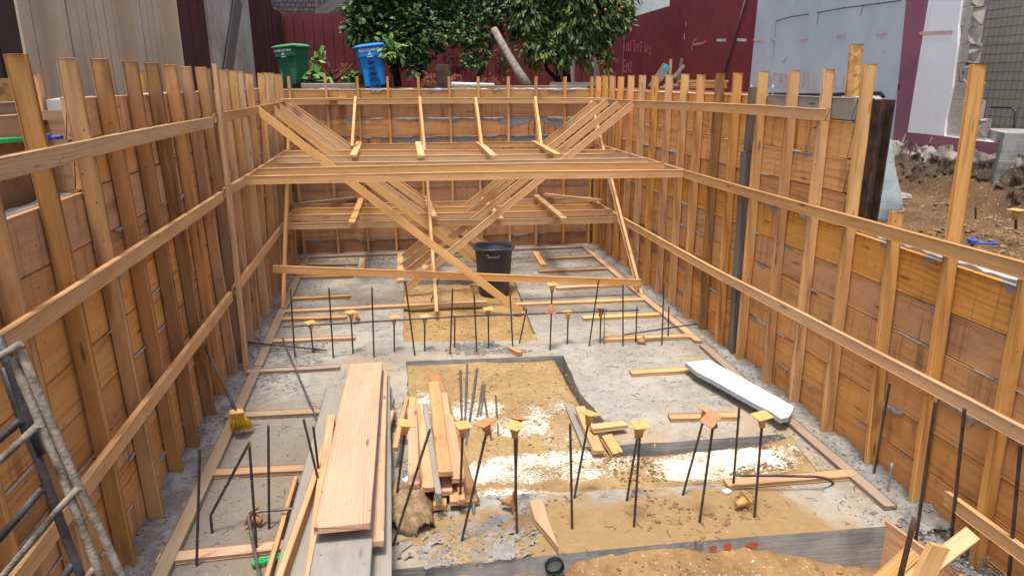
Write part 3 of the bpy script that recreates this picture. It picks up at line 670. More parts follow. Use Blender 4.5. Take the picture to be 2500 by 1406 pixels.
# ================================================================== REBAR
GRN='near rebar dowels';GRF='far rebar dowels'
def rebar_bm(pts,r=.0085,rib=True,seg=8):
    pts=[V(p) for p in pts];P=[];Rr=[]
    for a,b in zip(pts,pts[1:]):
        L=(b-a).length;n=max(2,int(L/.009)) if rib else 6
        for k in range(n):P.append(a.lerp(b,k/n));Rr.append(r*(1.14 if k%2 else .88) if rib else r)
    P.append(pts[-1]);Rr.append(r)
    bm=bmesh.new();tube(bm,P,Rr,seg);return bm
def cap_mesh():
    out=[]
    bm=bmesh.new();box(bm,(0,0,.045),(.1,.1,.007),ch=.002)
    for k in range(4):
        M=Matrix.Rotation(k*PI/4,3,'Z');box(bm,(0,0,.0385),(.088,.004,.006),M)
    me=bpy.data.meshes.new('plate');bm.to_mesh(me);bm.free();out.append(me)
    bm=bmesh.new();tube(bm,[(0,0,-.03),(0,0,0),(0,0,.002),(0,0,.03),(0,0,.037)],[.018,.02,.024,.028,.034],12)
    me=bpy.data.meshes.new('collar');bm.to_mesh(me);bm.free();out.append(me);return out
CAPM=cap_mesh();CAPC={}
def cap(top,axis,mat,label,rz=0.,tilt=(0,0),group='mushroom caps on rebar'):
    z=V(axis).normalized()
    q=z.to_track_quat('Z','Y').to_matrix()@Matrix.Rotation(rz,3,'Z')@Matrix.Rotation(tilt[0],3,'X')@Matrix.Rotation(tilt[1],3,'Y')
    e=empty('safety_cap',top);e.matrix_world=Matrix.Translation(V(top))@q.to_4x4()
    tag(e,label,'safety cap',group)
    for nm,me in zip(('plate','collar'),CAPM):
        key=(nm,mat.name)
        if key not in CAPC:
            m2=me.copy();m2.materials.append(mat);CAPC[key]=m2
        o=bpy.data.objects.new(nm,CAPC[key]);COL.objects.link(o);o.parent=e
    return e
def dowel(base,top,label,group,capm=None,caplabel=None,rz=0.,tilt=(0,0),mat=REBAR,r=.0078,zb=0.,rib=True,dy=0.):
    a=gz(base[0],base[1],zb);b=gy(top[0],top[1],a.y+dy)
    o=link('rebar_dowel',rebar_bm([a-(b-a).normalized()*.02,b],r,rib),mat);tag(o,label,'rebar',group)
    if capm:cap(b-(b-a).normalized()*.01,(b-a),capm,caplabel,rz,tilt)
    return a,b
N=GRN
dowel((480,1380),(488,1092),'near rebar closest to the left form wall',N)
o=link('rebar_dowel',rebar_bm([gz(518,1300),gz(518,1300)+V((.005,0,.12)),gy(610,1078,gz(518,1300).y)]),REBAR);tag(o,'kinked near rebar leaning right towards its neighbour','rebar',N)
dowel((627,1347),(609,1087),'near rebar meeting the kinked one at the top',N)
dowel((657,1290),(655,1038),'plain upright near rebar left of the plank stack',N)
dowel((790,1225),(741,1023),'near rebar leaning against the plank stack from the left',N)
dowel((784,1200),(765,1041),'shorter near rebar crossing the leaning one beside the stack',N)
dowel((965,1240),(990,1045),'near rebar right of the plank stack under a square cap',N,CAPY,'square faded cap right of the plank stack',.15,(.05,0))
dowel((960,1330),(1050,1047),'bare near rebar leaning right over the burlap sack',N)
dowel((1122,1245),(1130,1050),'near rebar under the cement caked cap',N,CAPY,'yellow cap caked with grey cement at the loose pile',.3,(.05,0))
dowel((1127,1320),(1190,1045),'near rebar leaning right under a sharply tilted cap',N,CAPO,'sharply tilted orange cap right of the loose pile',.6,(-.35,.35))
dowel((1262,1302),(1257,1052),'near rebar under the diamond turned cap',N,CAPY,'diamond turned pale cap over a doubled rebar',.75)
dowel((1257,1243),(1263,1035),'rebar doubled behind the diamond turned cap',N,CAPO,'dirty orange cap peeping out behind the diamond turned one',.3,(.25,.25))
dowel((1397,1290),(1392,1035),'bare near rebar forming a V with its right neighbour',N)
dowel((1402,1215),(1438,1022),'near rebar leaning right under a bright yellow cap',N,CAPY,'bright yellow cap above the offcuts',.5,(.1,.1))
dowel((1530,1222),(1558,1055),'left of the two rebars meeting under the arrow shaped cap pair',N,CAPY,'rear cap turned as a diamond, making the arrow shape',.78)
dowel((1548,1285),(1563,1050),'right of the two rebars meeting under the arrow shaped cap pair',N,CAPY,'front square cap of the arrow shaped pair',.05)
dowel((1667,1208),(1720,1015),'strongly leaning rebar under the tall yellow cap',N,CAPY,'tall yellow cap over the strongly leaning rebar',.35,(.25,0))
dowel((1708,1275),(1742,1030),'rebar under the upside tilted orange cap',N,CAPO,'orange cap tipped back to show its ribbed underside',.4,(-.65,0))
dowel((1790,1190),(1805,992),'bare upright rebar left of the last capped one',N)
dowel((1842,1262),(1861,1027),'last capped near rebar on the right',N,CAPY,'small yellow cap below the foam board end',.1,(.1,0))
dowel((2133,1160),(2172,937),'thin rebar standing against the right form wall',N)
dowel((2168,1200),(2178,1130),'short galvanised stub in the rubble at the right wall','pipe stubs',mat=GALV,rib=False,r=.009)
dowel((2236,1318),(2284,980),'tall rebar beside the fourth right stud from the corner',N,r=.0095)
dowel((2322,1318),(2355,997),'tall rebar in front of the low rail on the right',N,r=.0095)
dowel((2462,1420),(2492,1085),'rightmost tall rebar at the edge of view',N,r=.0095)
dowel((2190,1440),(2232,1268),'dark thick pipe stub behind the corner braces','pipe stubs',mat=STEEL,r=.014,rib=False)
Fr=GRF
far=[((720,872),(709,705),'leftmost far rebar, tall',0),((765,862),(758,795),'short far rebar second from the left',(CAPY,'leftmost cap of the far row',.6)),
((814,874),(803,703),'tall far rebar third from the left',0),((862,863),(857,770),'far rebar fourth from the left',(CAPY,'second cap from the left in the far row',.6)),
((913,872),(908,702),'tall far rebar fifth from the left',0),((963,858),(962,782),'far rebar sixth from the left',(CAPY,'third cap from the left in the far row',.5)),
((1013,868),(989,687),'far rebar leaning left over the sand pit corner',0),((1037,857),(1037,780),'far rebar under the greyish cap',(CAPG,'greyish cement dusted cap in the far row',.5)),
((1099,865),(1105,705),'tall far rebar at the middle of the sand pit',0),((1110,848),(1110,772),'short bare far rebar beside the middle one',0),
((1164,863),(1157,706),'tall far rebar left of the black bin',(CAPY,'cap tilted steeply on the tall far rebar by the black bin',.3)),
((1193,851),(1192,762),'short far rebar in front of the black bin',(CAPY,'cap with black writing smudge in front of the black bin',.1)),
((1252,850),(1245,715),'far rebar right of the black bin',0),((1268,838),(1286,753),'far rebar leaning right at the brace foot',0),
((1343,855),(1348,702),'tallest far rebar, right of the sand pit',(CAPY,'dirty white cap on the tallest far rebar',.3)),
((1385,840),(1387,770),'short far rebar under a lemon yellow cap',(CAPY,'lemon yellow cap in the far row',.4)),
((1438,845),(1462,684),'far rebar leaning right, bare',0),((1465,838),(1467,764),'short far rebar under a tipped orange cap',(CAPO,'tipped orange cap, rightmost in the far row',.6)),
((1521,845),(1521,695),'tall far rebar at the right sleeper end',0),((1552,835),(1555,750),'short bare far rebar near the right wall',0),
((1616,842),(1621,691),'tall far rebar second from the right wall',0),((1631,828),(1633,748),'short far rebar closest to the right wall',0)]
for b,t,l,c in far:
    ti=(0,0)
    if c and 'steeply' in c[1]:ti=(-.3,-.4)
    if c and 'tipped' in c[1]:ti=(-.5,-.2)
    dowel(b,t,l,Fr,c[0] if c else None,c[1] if c else None,c[2] if c else 0,ti)
dowel((1475,840),(1476,745),'pale galvanised rod beside the tipped far cap','pipe stubs',mat=GALV,rib=False,r=.008)
p=gy(1346,750,6.46);cap(p,(0,0,-1),CAPO,'orange cap slid halfway down the tallest far rebar',.3)
def rod(pts,label,group='loose rebar',mat=REBAR,name='loose_rebar',r=.0085,rib=True):
    o=link(name,rebar_bm(pts,r,rib),mat);tag(o,label,'rebar',group);return o
rod([gy(690,798,6.6),gy(1130,772,6.58),gy(1560,757,6.56)],'long horizontal rebar tied across the far row','tied rebar',name='horizontal_rebar')
rod([gy(1524,817,6.5),gy(1702,790,6.55)],'short horizontal rebar reaching the right form wall','tied rebar',name='horizontal_rebar')
rod([gz(600,835,.06),gz(798,855,.03)],'loose rebar lying at the left wall below the far row')
rod([gz(690,826,.05),gz(785,1050,.03)],'long thin loose rebar running down to the plank stack',mat=REBARC)
for a,b,l in (((1124,905),(1129,1080),'leftmost loose rod in the sawdust pit'),((1141,890),(1134,1072),'second loose rod from the left in the pit'),((1165,900),(1138,1090),'loose rod slanting left in the pit'),((1178,938),(1166,1020),'shorter loose rod of the close pair'),((1184,938),(1173,1018),'second rod of the close pair'),((1181,960),(1200,1075),'thin rod slanting right'),((1210,965),(1217,1065),'rusty rod lying alone at the right')):
    rod([gz(a[0],a[1],-.04),gz(b[0],b[1],-.05)],l,'loose rods in the sawdust pit',mat=REBARC,r=.011 if a[0]<1170 else .008)
# hooks and bent bars
q=[gz(718,1241,.10),gz(640,1247,.10),gz(612,1252,.10),gz(606,1262,.09),gz(620,1340,.08),gz(640,1440,.07)]
rod(q,'bent rebar hook lying left of the plank stack','bent rebar',mat=REBARC,name='bent_rebar',r=.0095)
q=[gz(1790,1160,.12),gz(1900,1161,.12),gz(1990,1163,.11),gz(2015,1167,.09),gz(2030,1175,.04),gz(2035,1180,.0)]
rod(q,'long rebar bent down at its right end over the nearest right sleeper','bent rebar',name='bent_rebar')
q=[gz(1065,1140,0),gz(1085,690,0)]
p=gz(1050,745,-.09);rod([p,gy(1072,680,p.y+.1)],'dark rod leaning across the centre kicker foot','tied rebar',name='leaning_rod')
rod([gz(1156,1255,.0),gz(1158,1205,.0)+V((0,0,.05))],'short grey stub in the cement beside the loose pile','pipe stubs',mat=REBARC,name='pipe_stub',r=.011)
# caps lying about
cap(gz(628,1268,.05),(-.9,.5,.35),CAPO,'loose orange cap on its side inside the rebar hook',.3,group='loose caps')
cap(gz(1236,1225,.06),(.9,-.35,.15),CAPO,'loose orange cap standing on edge in the mud',.1,group='loose caps')
cap(gz(1806,1228,.05),(.9,.3,.2),CAPY,'loose tan cap lying on the muddy slab at right',.5,group='loose caps')
cap(gz(873,778,.05),(-.7,-.2,.7),CAPO,'loose reddish cap on the far left slab',.2,group='loose caps')
cap(gz(1562,833,.03),(1,0,-.1),CAPO,'loose orange cap beside the right far rebars',.2,group='loose caps')

# ================================================================== BLACK BIN
c=gz(1206,716,-.06);bt=empty('trash_can',(c.x,c.y,-.06));tag(bt,'black round plastic trash can with a battered rim standing in the sand','trash can')
bm=bmesh.new();seg=40;prof=[(.0,.0),(.168,.0),(.178,.012),(.182,.03),(.20,.30),(.218,.555),(.228,.56),(.232,.60),(.24,.605),(.236,.612),(.226,.61),(.222,.56),(.205,.3),(.175,.03),(.0,.03)]
rings=[]
for (r,z) in prof:
    rings.append([bm.verts.new((r*math.cos(2*PI*k/seg),r*math.sin(2*PI*k/seg),z+(.008*math.sin(2*PI*k/seg*3)+.006*math.sin(2*PI*k/seg*2+1) if z>.59 else 0))) for k in range(seg)])
for a,b in zip(rings[1:],rings[2:-1]+[rings[-2]]):
    if a is b:continue
for a,b in zip(rings[1:-1],rings[2:-1]):
    for k in range(seg):
        f=bm.faces.new((a[k],a[(k+1)%seg],b[(k+1)%seg],b[k]));f.smooth=True
bm.faces.new(rings[1][::-1]);bm.faces.new(rings[-2])
SC=1.08
o=link('body',bm,BLACKP,bt);o.matrix_world=Matrix.Translation((c.x,c.y,-.06))@Matrix.Diagonal((SC,SC,SC*.98,1))
bm=bmesh.new();pts=[(.244*math.cos(2*PI*k/40),.244*math.sin(2*PI*k/40),.595+.008*math.sin(6*PI*k/40)) for k in range(41)]
tube(bm,pts,.011,8,False);o=link('rim',bm,BLACKP,bt);o.matrix_world=Matrix.Translation((c.x,c.y,-.06))@Matrix.Diagonal((SC,SC,SC*.98,1))
bm=bmesh.new();tube(bm,[(-.2*math.cos(.9),-.222,.54),(-.10,-.25,.545),(-.10,-.262,.52),(.03,-.262,.515),(.03,-.25,.545)],.012,8)
o=link('handle',bm,BLACKP,bt);o.matrix_world=Matrix.Translation((c.x,c.y,-.06))@Matrix.Diagonal((SC,SC,SC*.98,1))

# ================================================================== BROOM
hd=gz(590,1046,.04);tp=gx(452,745,-1.44);tp=gy(452,745,5.75)
br=empty('broom',hd);tag(br,'upright broom with yellow bristles leaning on the lowest left rail','broom')
ne=gz(577,1005,.24)
bm=bmesh.new();tube(bm,[ne,tp],[.012,.012],10);tube(bm,[tp-(tp-ne).normalized()*.06,tp],[.016,.012],10);link('handle',bm,POLE,br)
d=(hd-ne).normalized();ax=V((1,.2,0)).normalized()
bm=bmesh.new();M=Matrix((ax,d.cross(ax).normalized(),d)).transposed();box(bm,ne+d*.02,(.10,.045,.06),M,ch=.006);link('broom_block',bm,CAPY,br)
bm=bmesh.new();R=random.Random(5)
for k in range(220):
    s=ne+d*.045+ax*R.uniform(-.045,.045)+M.col[1]*R.uniform(-.018,.018);e=s+d*R.uniform(.13,.17)+ax*((s-ne).dot(ax)*.75+R.uniform(-.01,.01))+M.col[1]*R.uniform(-.02,.02)
    tube(bm,[s,e+d*.03],[.0026,.0018],4)
link('bristles',bm,YEL,br)

# ================================================================== FOAM BOARD
bm=bmesh.new();R=random.Random(9)
A=[(1672,884),(1731,878),(1800,915),(1938,992),(1934,1004),(1925,1018),(1905,1021),(1888,1008),(1866,996),(1845,986),(1790,955),(1745,930),(1703,908)]
top=[]
for i,p in enumerate(A):
    q=A[(i+1)%len(A)]
    for k in range(10):
        t=k/10;u=p[0]*(1-t)+q[0]*t;v=p[1]*(1-t)+q[1]*t;w=gz(u,v,.12);ro=.003 if i>=4 else .001
        top.append(w+V((R.uniform(-ro,ro),R.uniform(-ro,ro),0)))
tv=[bm.verts.new(p) for p in top];bv=[bm.verts.new(p+V((0,0,-.042+.006*nz(p.x*9,p.y*9,2.)))) for p in top]
bm.faces.new(tv);bm.faces.new(bv[::-1])
for i in range(len(tv)):
    j=(i+1)%len(tv);bm.faces.new((tv[j],tv[i],bv[i],bv[j])).material_index=1
bmesh.ops.recalc_face_normals(bm,faces=bm.faces)
o=link('foam_board',bm,[FOAM,FOAMS]);tag(o,'long bright white foam board with a torn edge lying along the right wall','foam board')

# ================================================================== SCAFFOLD FRAMES (bottom left)
def scaf(y,paths,rungs,mat,label,r):
    e=empty('scaffold_frame',(-1.4,y,0));tag(e,label,'scaffold frame','scaffold frames leaning at the left wall')
    for p in paths:
        bm=bmesh.new();P=[gy(u,v,y-.12*(v-800)/600.) for u,v in p];tube(bm,P,r,12);link('upright_tube',bm,mat,e)
    for p in rungs:
        bm=bmesh.new();P=[gy(u,v,y-.02-.1*(v-800)/600.) for u,v in p];tube(bm,P,r*.85,12);link('rung',bm,mat,e)
scaf(2.02,[[(50,856),(93,960),(129,1041),(172,1145),(203,1209),(246,1296),(297,1406),(325,1460)],[(30,873),(69,964),(103,1046),(142,1132),(166,1197),(194,1270),(241,1395),(262,1450)]],[[(-260,1000),(0,870),(52,838)],[(-260,1280),(0,1123),(93,1037)],[(-120,1520),(9,1403),(78,1321),(142,1244),(194,1188)],[(190,1440),(233,1382)]],TUBEL,'cement splashed pale scaffold frame in front at bottom left',.0118)
scaf(2.12,[[(9,895),(39,981),(65,1054),(93,1119),(125,1209),(151,1283),(194,1395),(215,1450)],[(-4,820),(19,886),(47,972),(73,1041),(100,1110)]],[[(-260,1200),(0,1071),(52,1024)],[(-260,1560),(0,1313),(105,1190)],[(130,1440),(185,1369)]],TUBED,'black scaffold frame behind the cement splashed one',.0135)
o=link('rebar_dowel',rebar_bm([gz(80,1330,.2),gy(84,1130,3.2)],.009),REBAR);tag(o,'rusty rebar behind the scaffold frames at bottom left','rebar',N)

# ================================================================== SMALL SITE THINGS
def clampthing(c,d,L,mat,label,cat='clamp',w=.045,name='form_clamp'):
    d=V(d).normalized();s=V((0,0,1)).cross(d).normalized();bm=bmesh.new();M=Matrix((d,s,d.cross(s))).transposed()
    for k in (-1,1):box(bm,V(c)+s*w/2*k,(L,.008,.02),M,ch=.002)
    n=6
    for k in range(n+1):box(bm,V(c)+d*(k/n-.5)*L*.97,(.006,w,.018),M)
    for k in range(n):
        M2=M@Matrix.Rotation(.5*(1 if k%2 else -1),3,'Z');box(bm,V(c)+d*((k+.5)/n-.5)*L,(L/n*1.1,.005,.014),M2)
    tube(bm,[V(c)-d*L*.5-V((0,0,.012)),V(c)-d*L*.5+V((0,0,.012))],.02,10)
    o=link(name,bm,mat);tag(o,label,cat)
clampthing(gz(655,1365,.03),gz(680,1358)-gz(630,1372),.14,GREENP,'bright green plastic lattice clip under the bent rebar hook',w=.03)
clampthing(gx(15,343,-1.75),(0.1,1,-.03),.2,GREENP,'green plastic clip wedged behind the first left stud')
def wedge(c,d,label):
    d=V(d).normalized();s=V((0,0,1)).cross(d).normalized();M=Matrix((d,s,d.cross(s))).transposed();bm=bmesh.new()
    box(bm,V(c),(.16,.028,.014),M,ch=.003);box(bm,V(c)-d*.075+V((0,0,.01)),(.05,.05,.035),M,ch=.005);tube(bm,[V(c)-d*.075+V((0,0,-.06)),V(c)-d*.075+V((0,0,.045))],.011,8);box(bm,V(c)+d*.07,(.035,.045,.02),M,ch=.004)
    o=link('form_clamp',bm,BLUEP);tag(o,label,'clamp','blue form clamps')
wedge(gx(125,338,-1.72),(.0,1,0),'blue snap clamp behind the second left stud')
wedge(gz(2402,594,1.5),(1,-.3,0),'blue snap clamp on a rod in the dirt right of the low wall')
# dirt-side cap on rod
a=gz(2480,560,1.52);b=gy(2480,527,a.y);o=link('rebar_dowel',rebar_bm([a,b],.009),REBAR);tag(o,'short rebar under the flat orange cap on the dirt','rebar','rods in the right dirt');cap(b,(0,0,1),CAPY,'flat orange cap out on the dirt by the concrete block',.2)
a=gz(2382,535,1.45);o=link('rebar_dowel',rebar_bm([a,gy(2382,505,a.y)],.008),REBAR);tag(o,'bare rusty rod in the dirt behind the tall right stake','rebar','rods in the right dirt')
# foot of far rubble: fruit, scraps
def ball(name,c,r,mat,label,cat):
    bm=bmesh.new();bmesh.ops.create_icosphere(bm,subdivisions=2,radius=r);o=link(name,bm,mat,None,True,Matrix.Translation(c));tag(o,label,cat)
ball('lemon',gz(1306,822,-.03),.022,LEMON,'small yellow lemon at the near edge of the sand pit','fruit')
# burlap sack
bm=bmesh.new();vs={};nx,ny=46,30;sc=gz(998,1240)
P0=gz(925,1195);
for i in range(nx+1):
    for j in range(ny+1):
        s=i/nx;t=j/ny;u=928+132*s;v=1182+118*t+16*s
        p=gz(u,v,0)
        m=max(0,1-abs(2*s-1)**3)*max(0,1-abs(2*t-1)**3)
        ed=1 if min(s,1-s,t,1-t)<.001 else 0
        hh=.115*m**.6+.035*m*nz(s*6,t*6,1.,4)+.02*m*abs(nz(s*9+4,t*4,1.4))
        p=gz(u+10*nz(s*3,t*3,1.),v-hh*300+8*nz(t*4,s*3,1.),hh) if 0 else gz(u+10*nz(s*3,t*3,1.),v+8*nz(t*4,s*3,1.),0)
        p.z=max(.002,hh);vs[i,j]=bm.verts.new(p)
for i in range(nx):
    for j in range(ny):
        s=(i+.5)/nx;t=(j+.5)/ny
        if (s-.5)**2*4+(t-.5)**2*4*(1+.3*math.sin(s*9))<1.15+.25*nz(s*3,t*3,1.):
            f=bm.faces.new((vs[i,j],vs[i,j+1],vs[i+1,j+1],vs[i+1,j]));f.smooth=True
bmesh.ops.delete(bm,geom=[v for v in bm.verts if not v.link_faces],context='VERTS')
bmesh.ops.recalc_face_normals(bm,faces=bm.faces)
o=link('burlap_sack',bm,BURLAP);tag(o,'crumpled empty burlap sack on the slab between the stack and the loose pile','sack')
sm=o.modifiers.new('solid','SOLIDIFY');sm.thickness=.006
bm=bmesh.new();R=random.Random(4)
for k in range(7):
    a=gz(938+R.uniform(-2,2),1060+k*2.6,.02+.004*k);b=gz(1000+R.uniform(-4,3),1056+k*2.6,.02+.004*k);tube(bm,[a,a.lerp(b,.5)+V((0,0,R.uniform(0,.006))),b],.006,6)
o=link('metal_tie_bundle',bm,GALV);tag(o,'bundle of shiny metal form ties beside the plank stack','form ties')
bm=bmesh.new();vs={}
for i in range(13):
    for j in range(13):
        p=gz(944+22*i/12,1046-34*j/12,.0);p.z=.05+.05*nz(i*.4,j*.4,1.)+.06*j/12;p+=V((.02*nz(i*.5,j*.3,1.2,3,3.),0,0));vs[i,j]=bm.verts.new(p)
for i in range(12):
    for j in range(12):bm.faces.new((vs[i,j],vs[i+1,j],vs[i+1,j+1],vs[i,j+1]))
o=link('paper_scrap',bm,PAPER);tag(o,'crumpled brown paper beside the shiny form ties','paper')
bm=bmesh.new();tube(bm,[gz(984,1178,.05),gz(1000,1166,.05)],.022,12);o=link('plastic_cup',bm,WHITEP);tag(o,'small white cup on its side behind the burlap sack','cup')
bm=bmesh.new();box(bm,gz(1774,1199,.012),(.05,.04,.018),Matrix.Rotation(.3,3,'Z'),ch=.002);o=link('white_packet',bm,WHITEP);tag(o,'small white packet at the left end of the nearest right sleeper','packet')
bm=bmesh.new();box(bm,gz(1428,698,.02),(.06,.03,.025),Matrix.Rotation(.2,3,'Z'),ch=.003);o=link('wood_scrap',bm,W['pile']);tag(o,'tiny wood scrap on the slab below the low cross rail','offcut')
# orange survey paint dabs on the slab front face
OR=plain('orange_survey_paint',lin(214,92,52),.7,.2)
ea=gz(1700,1320);eb=gz(2150,1285);ed=(eb-ea).normalized();bm=bmesh.new()
for t_,w_,h_ in ((.09,.05,.035),(.17,.045,.055),(.30,.08,.035)):
    c_=ea+ed*((eb-ea).length*t_)+V((0,-.006,-.055));nn=10
    bm.faces.new([bm.verts.new(c_+ed*(w_/2*math.cos(2*PI*k/nn)*(1+.15*math.sin(3*k)))+V((0,0,h_/2*math.sin(2*PI*k/nn)))) for k in range(nn)])
po=bpy.data.meshes.new('survey_paint');bm.to_mesh(po);bm.free();po.materials.append(OR);po=bpy.data.objects.new('survey_paint',po);COL.objects.link(po);po.parent=SLAB_SIDE
# drain pipe through the slab face
p=gz(1350,1345);p=V((p.x,p.y-.012,-.068))
bm=bmesh.new();seg=24
for ra,rb,mi in ((.055,.049,0),):
    a=[bm.verts.new((p.x+ra*math.cos(2*PI*k/seg),p.y-.05,p.z+ra*math.sin(2*PI*k/seg))) for k in range(seg)]
    b=[bm.verts.new((p.x+rb*math.cos(2*PI*k/seg),p.y-.05,p.z+rb*math.sin(2*PI*k/seg))) for k in range(seg)]
    c2=[bm.verts.new((p.x+rb*math.cos(2*PI*k/seg),p.y-.004,p.z+rb*math.sin(2*PI*k/seg))) for k in range(seg)]
    d2=[bm.verts.new((p.x+ra*math.cos(2*PI*k/seg),p.y+.3,p.z+ra*math.sin(2*PI*k/seg))) for k in range(seg)]
    for k in range(seg):
        j=(k+1)%seg;bm.faces.new((a[k],a[j],b[j],b[k]));bm.faces.new((b[k],b[j],c2[j],c2[k]));bm.faces.new((a[j],a[k],d2[k],d2[j]))
    bm.faces.new(c2)
o=link('drain_pipe',bm,plain('dark_green_pipe',lin(22,38,34),.6));tag(o,'dark round drain pipe mouth in the slab front edge','pipe')

# ================================================================== LOOSE STUFF
R=random.Random(21)
def cement_h(x,y,x0,x1,amp):
    t=(x-x0)/(x1-x0);e=min(1,min(t,1-t)*6) if 0<t<1 else 0
    return -.01+e*(amp*(.35+.9*nz(x,y,3.,3))+.022*nz(x,y,11,3)+.014*nz(x,y,30,2))
g1=rough_grid('cement_rubble',-1.66,-1.43,1.8,11.0,.02,lambda x,y:cement_h(x,y,-1.75,-1.40,.055),CEM,kind='stuff',label='grey cement rubble heaped along the foot of the left forms',cat='rubble')
g2=rough_grid('cement_rubble',3.03,3.24,3.2,11.0,.02,lambda x,y:cement_h(x,y,3.0,3.36,.055),CEM,kind='stuff',label='grey cement rubble heaped along the foot of the right forms',cat='rubble')
def hC(x,y): return -.02-.22*max(0,min(1,(3.2-y)/1.6))+.045*nz(x,y,3)+.04*nz(x,y,8,3)+.022*nz(x,y,22,3)
g3=rough_grid('cement_rubble',2.88,3.24,1.5,3.36,.016,hC,CEM,kind='stuff',label='lumpy grey cement spill in the near right corner trench',cat='rubble',mask=lambda c:c.x>2.87+.17*(3.3-c.y))
rough_grid('cement_rubble',-.1,.75,3.34,3.98,.012,lambda x,y:.002+.03*max(0,nz(x+3,y,3.2,3))+.022*nz(x,y,24,3),CEM,kind='stuff',label='thin grey cement spatter on the mud behind the near slab edge',cat='rubble',mask=lambda c:nz(c.x+3,c.y,3.6,4)+.55*nz(c.x,c.y,19,3)>.16)
def patchy(name,mat,n,regs,rmin,rmax,label,cat,zf=lambda x,y:0.,flat=.7):
    bm=bmesh.new()
    for k in range(n):
        x0,x1,y0,y1,cl=R.choice(regs);ok=False
        for t in range(12):
            x=R.uniform(x0,x1);y=R.uniform(y0,y1)
            if nz(x+5,y,2.2,3)>cl:ok=True;break
        if not ok:continue
        r=rmin+(rmax-rmin)*R.random()**3;pebble(bm,(x,y,zf(x,y)+r*.2),r,R,flat)
    o=link(name,bm,mat);tag(o,label,cat,kind='stuff');return o
patchy('cement_crumbs',CEM,7000,[(-1.34,-1.05,3.5,10.7,.0),(-1.34,-.9,5.8,7.2,-.2),(-1.3,.0,10.0,10.7,-.1),(2.7,2.94,3.3,10.7,.05),(.4,1.3,6.45,6.8,-.05),(-1.66,-1.44,2,11,-.5),(3.04,3.22,3.2,11,-.5),(2.9,3.22,2.2,3.3,-.6),(-1.34,-1.05,8,10.7,-.2)],.0015,.015,'scattered grey cement crumbs on the slab','crumbs')
patchy('cement_crumbs',CEM,6500,[(-1.66,-1.43,1.9,7,-.9),(3.03,3.22,3.2,8,-.9),(2.92,3.22,2.0,3.35,-.9),(-1.66,-1.43,5,11,-.9)],.003,.017,'cement crumbs on the rubble strips beside the forms','crumbs',zf=lambda x,y:(cement_h(x,y,-1.75,-1.40,.055) if x<0 else (cement_h(x,y,3.0,3.36,.055) if y>3.33 else hC(x,y))))
patchy('cement_crumbs',CEM,2200,[(-1.3,-.1,9.7,10.75,-.1),(-1.34,-.8,6.0,7.1,-.1),(.5,1.35,6.45,6.82,.0),(.1,2.8,10.2,10.75,.0)],.004,.024,'darker rubble crumbs on the far slab','crumbs')
patchy('cement_crumbs',CEM,2600,[(-.1,.8,3.36,3.95,.0),(-.1,.3,3.9,4.6,-.1)],.002,.011,'fine cement crumbs around the burlap sack','crumbs')
patchy('cement_crumbs',CEM,5200,[(-1.34,-.1,2.6,6.2,.02),(1.7,2.9,4.6,6.3,.08),(-1.34,0,7,10,.05),(1.6,2.9,6.9,10.6,.05)],.0012,.0065,'fine grit on the slab','grit')
patchy('soil_clods',CLOD,1500,[(-.1,2.8,2.2,3.25,-.1),(-.1,2.8,2.2,3.25,.1),(.6,2.4,3.3,3.9,.12),(1.4,1.75,4.0,4.45,-.5)],.003,.020,'brown soil clods in front of and on the slab edge','clods',zf=lambda x,y:hF(x,y) if y<3.3 else (hB(x,y) if y>3.9 else 0))
patchy('soil_clods',CLOD,1500,[(.05,1.45,6.95,9.2,.1),(.05,1.45,4.2,6.3,.1),(2.0,2.7,4.0,4.4,.0)],.003,.016,'small clods in the sunken sand beds','clods',zf=lambda x,y:hA(x,y) if y>6.8 else hB(x,y))
patchy('soil_clods',CLOD,3000,[(3.5,6.0,2.5,8.5,-.05),(4.2,5.6,3.6,5.2,-.5)],.003,.032,'lumps of soil on the excavated ground at right','clods',zf=hR)
bm=bmesh.new()
for k in range(1500):
    x=R.uniform(-1.3,2.95);y=R.uniform(3.1,10.6)
    z=.004
    if 0<x<1.45 and 7<y<9.2:z=hA(x,y)+.004
    elif 0<x<1.4 and 3.9<y<6.4:z=hB(x,y)+.004
    elif 1.4<=x<2.75 and 3.95<y<4.4:z=hB(x,y)+.004
    elif y<3.3:continue
    a=R.random()*6.3;L=R.uniform(.015,.07);c=R.uniform(-.012,.012);d=V((math.cos(a),math.sin(a),0));s=V((-d.y,d.x,0));o0=V((x,y,z))
    tube(bm,[o0-d*L/2,o0+s*c+V((0,0,R.random()*.006)),o0+d*L/2],R.uniform(.0008,.0019),4,False)
o=link('twigs',bm,TWIG);tag(o,'thin twigs, bent nails and bark shreds strewn over the floor','debris',kind='stuff')
bm=bmesh.new()
for k in range(2600):
    x=R.uniform(-1.3,2.95);y=R.uniform(3.1,9.5)
    if nz(x,y,1.4,2)<-.05 and R.random()<.8:continue
    z=.004
    if 0<x<1.45 and 7<y<9.2:z=hA(x,y)+.004
    elif 0<x<1.4 and 3.9<y<6.4:z=hB(x,y)+.005
    elif 1.4<=x<2.75 and 3.95<y<4.4:z=hB(x,y)+.005
    elif y<3.3:z=hF(x,y)+.003
    L=R.uniform(.004,.013);a=R.random()*6.3;d=V((math.cos(a),math.sin(a),R.uniform(-.3,.3)))*L;s=V((-d.y,d.x,0))*R.uniform(.25,.6);o0=V((x,y,z+.002))
    bm.faces.new([bm.verts.new(o0+q) for q in (-d,s,d,-s)])
o=link('wood_shavings',bm,CHIP);tag(o,'pale wood shavings and sawdust flakes over the floor','shavings',kind='stuff')
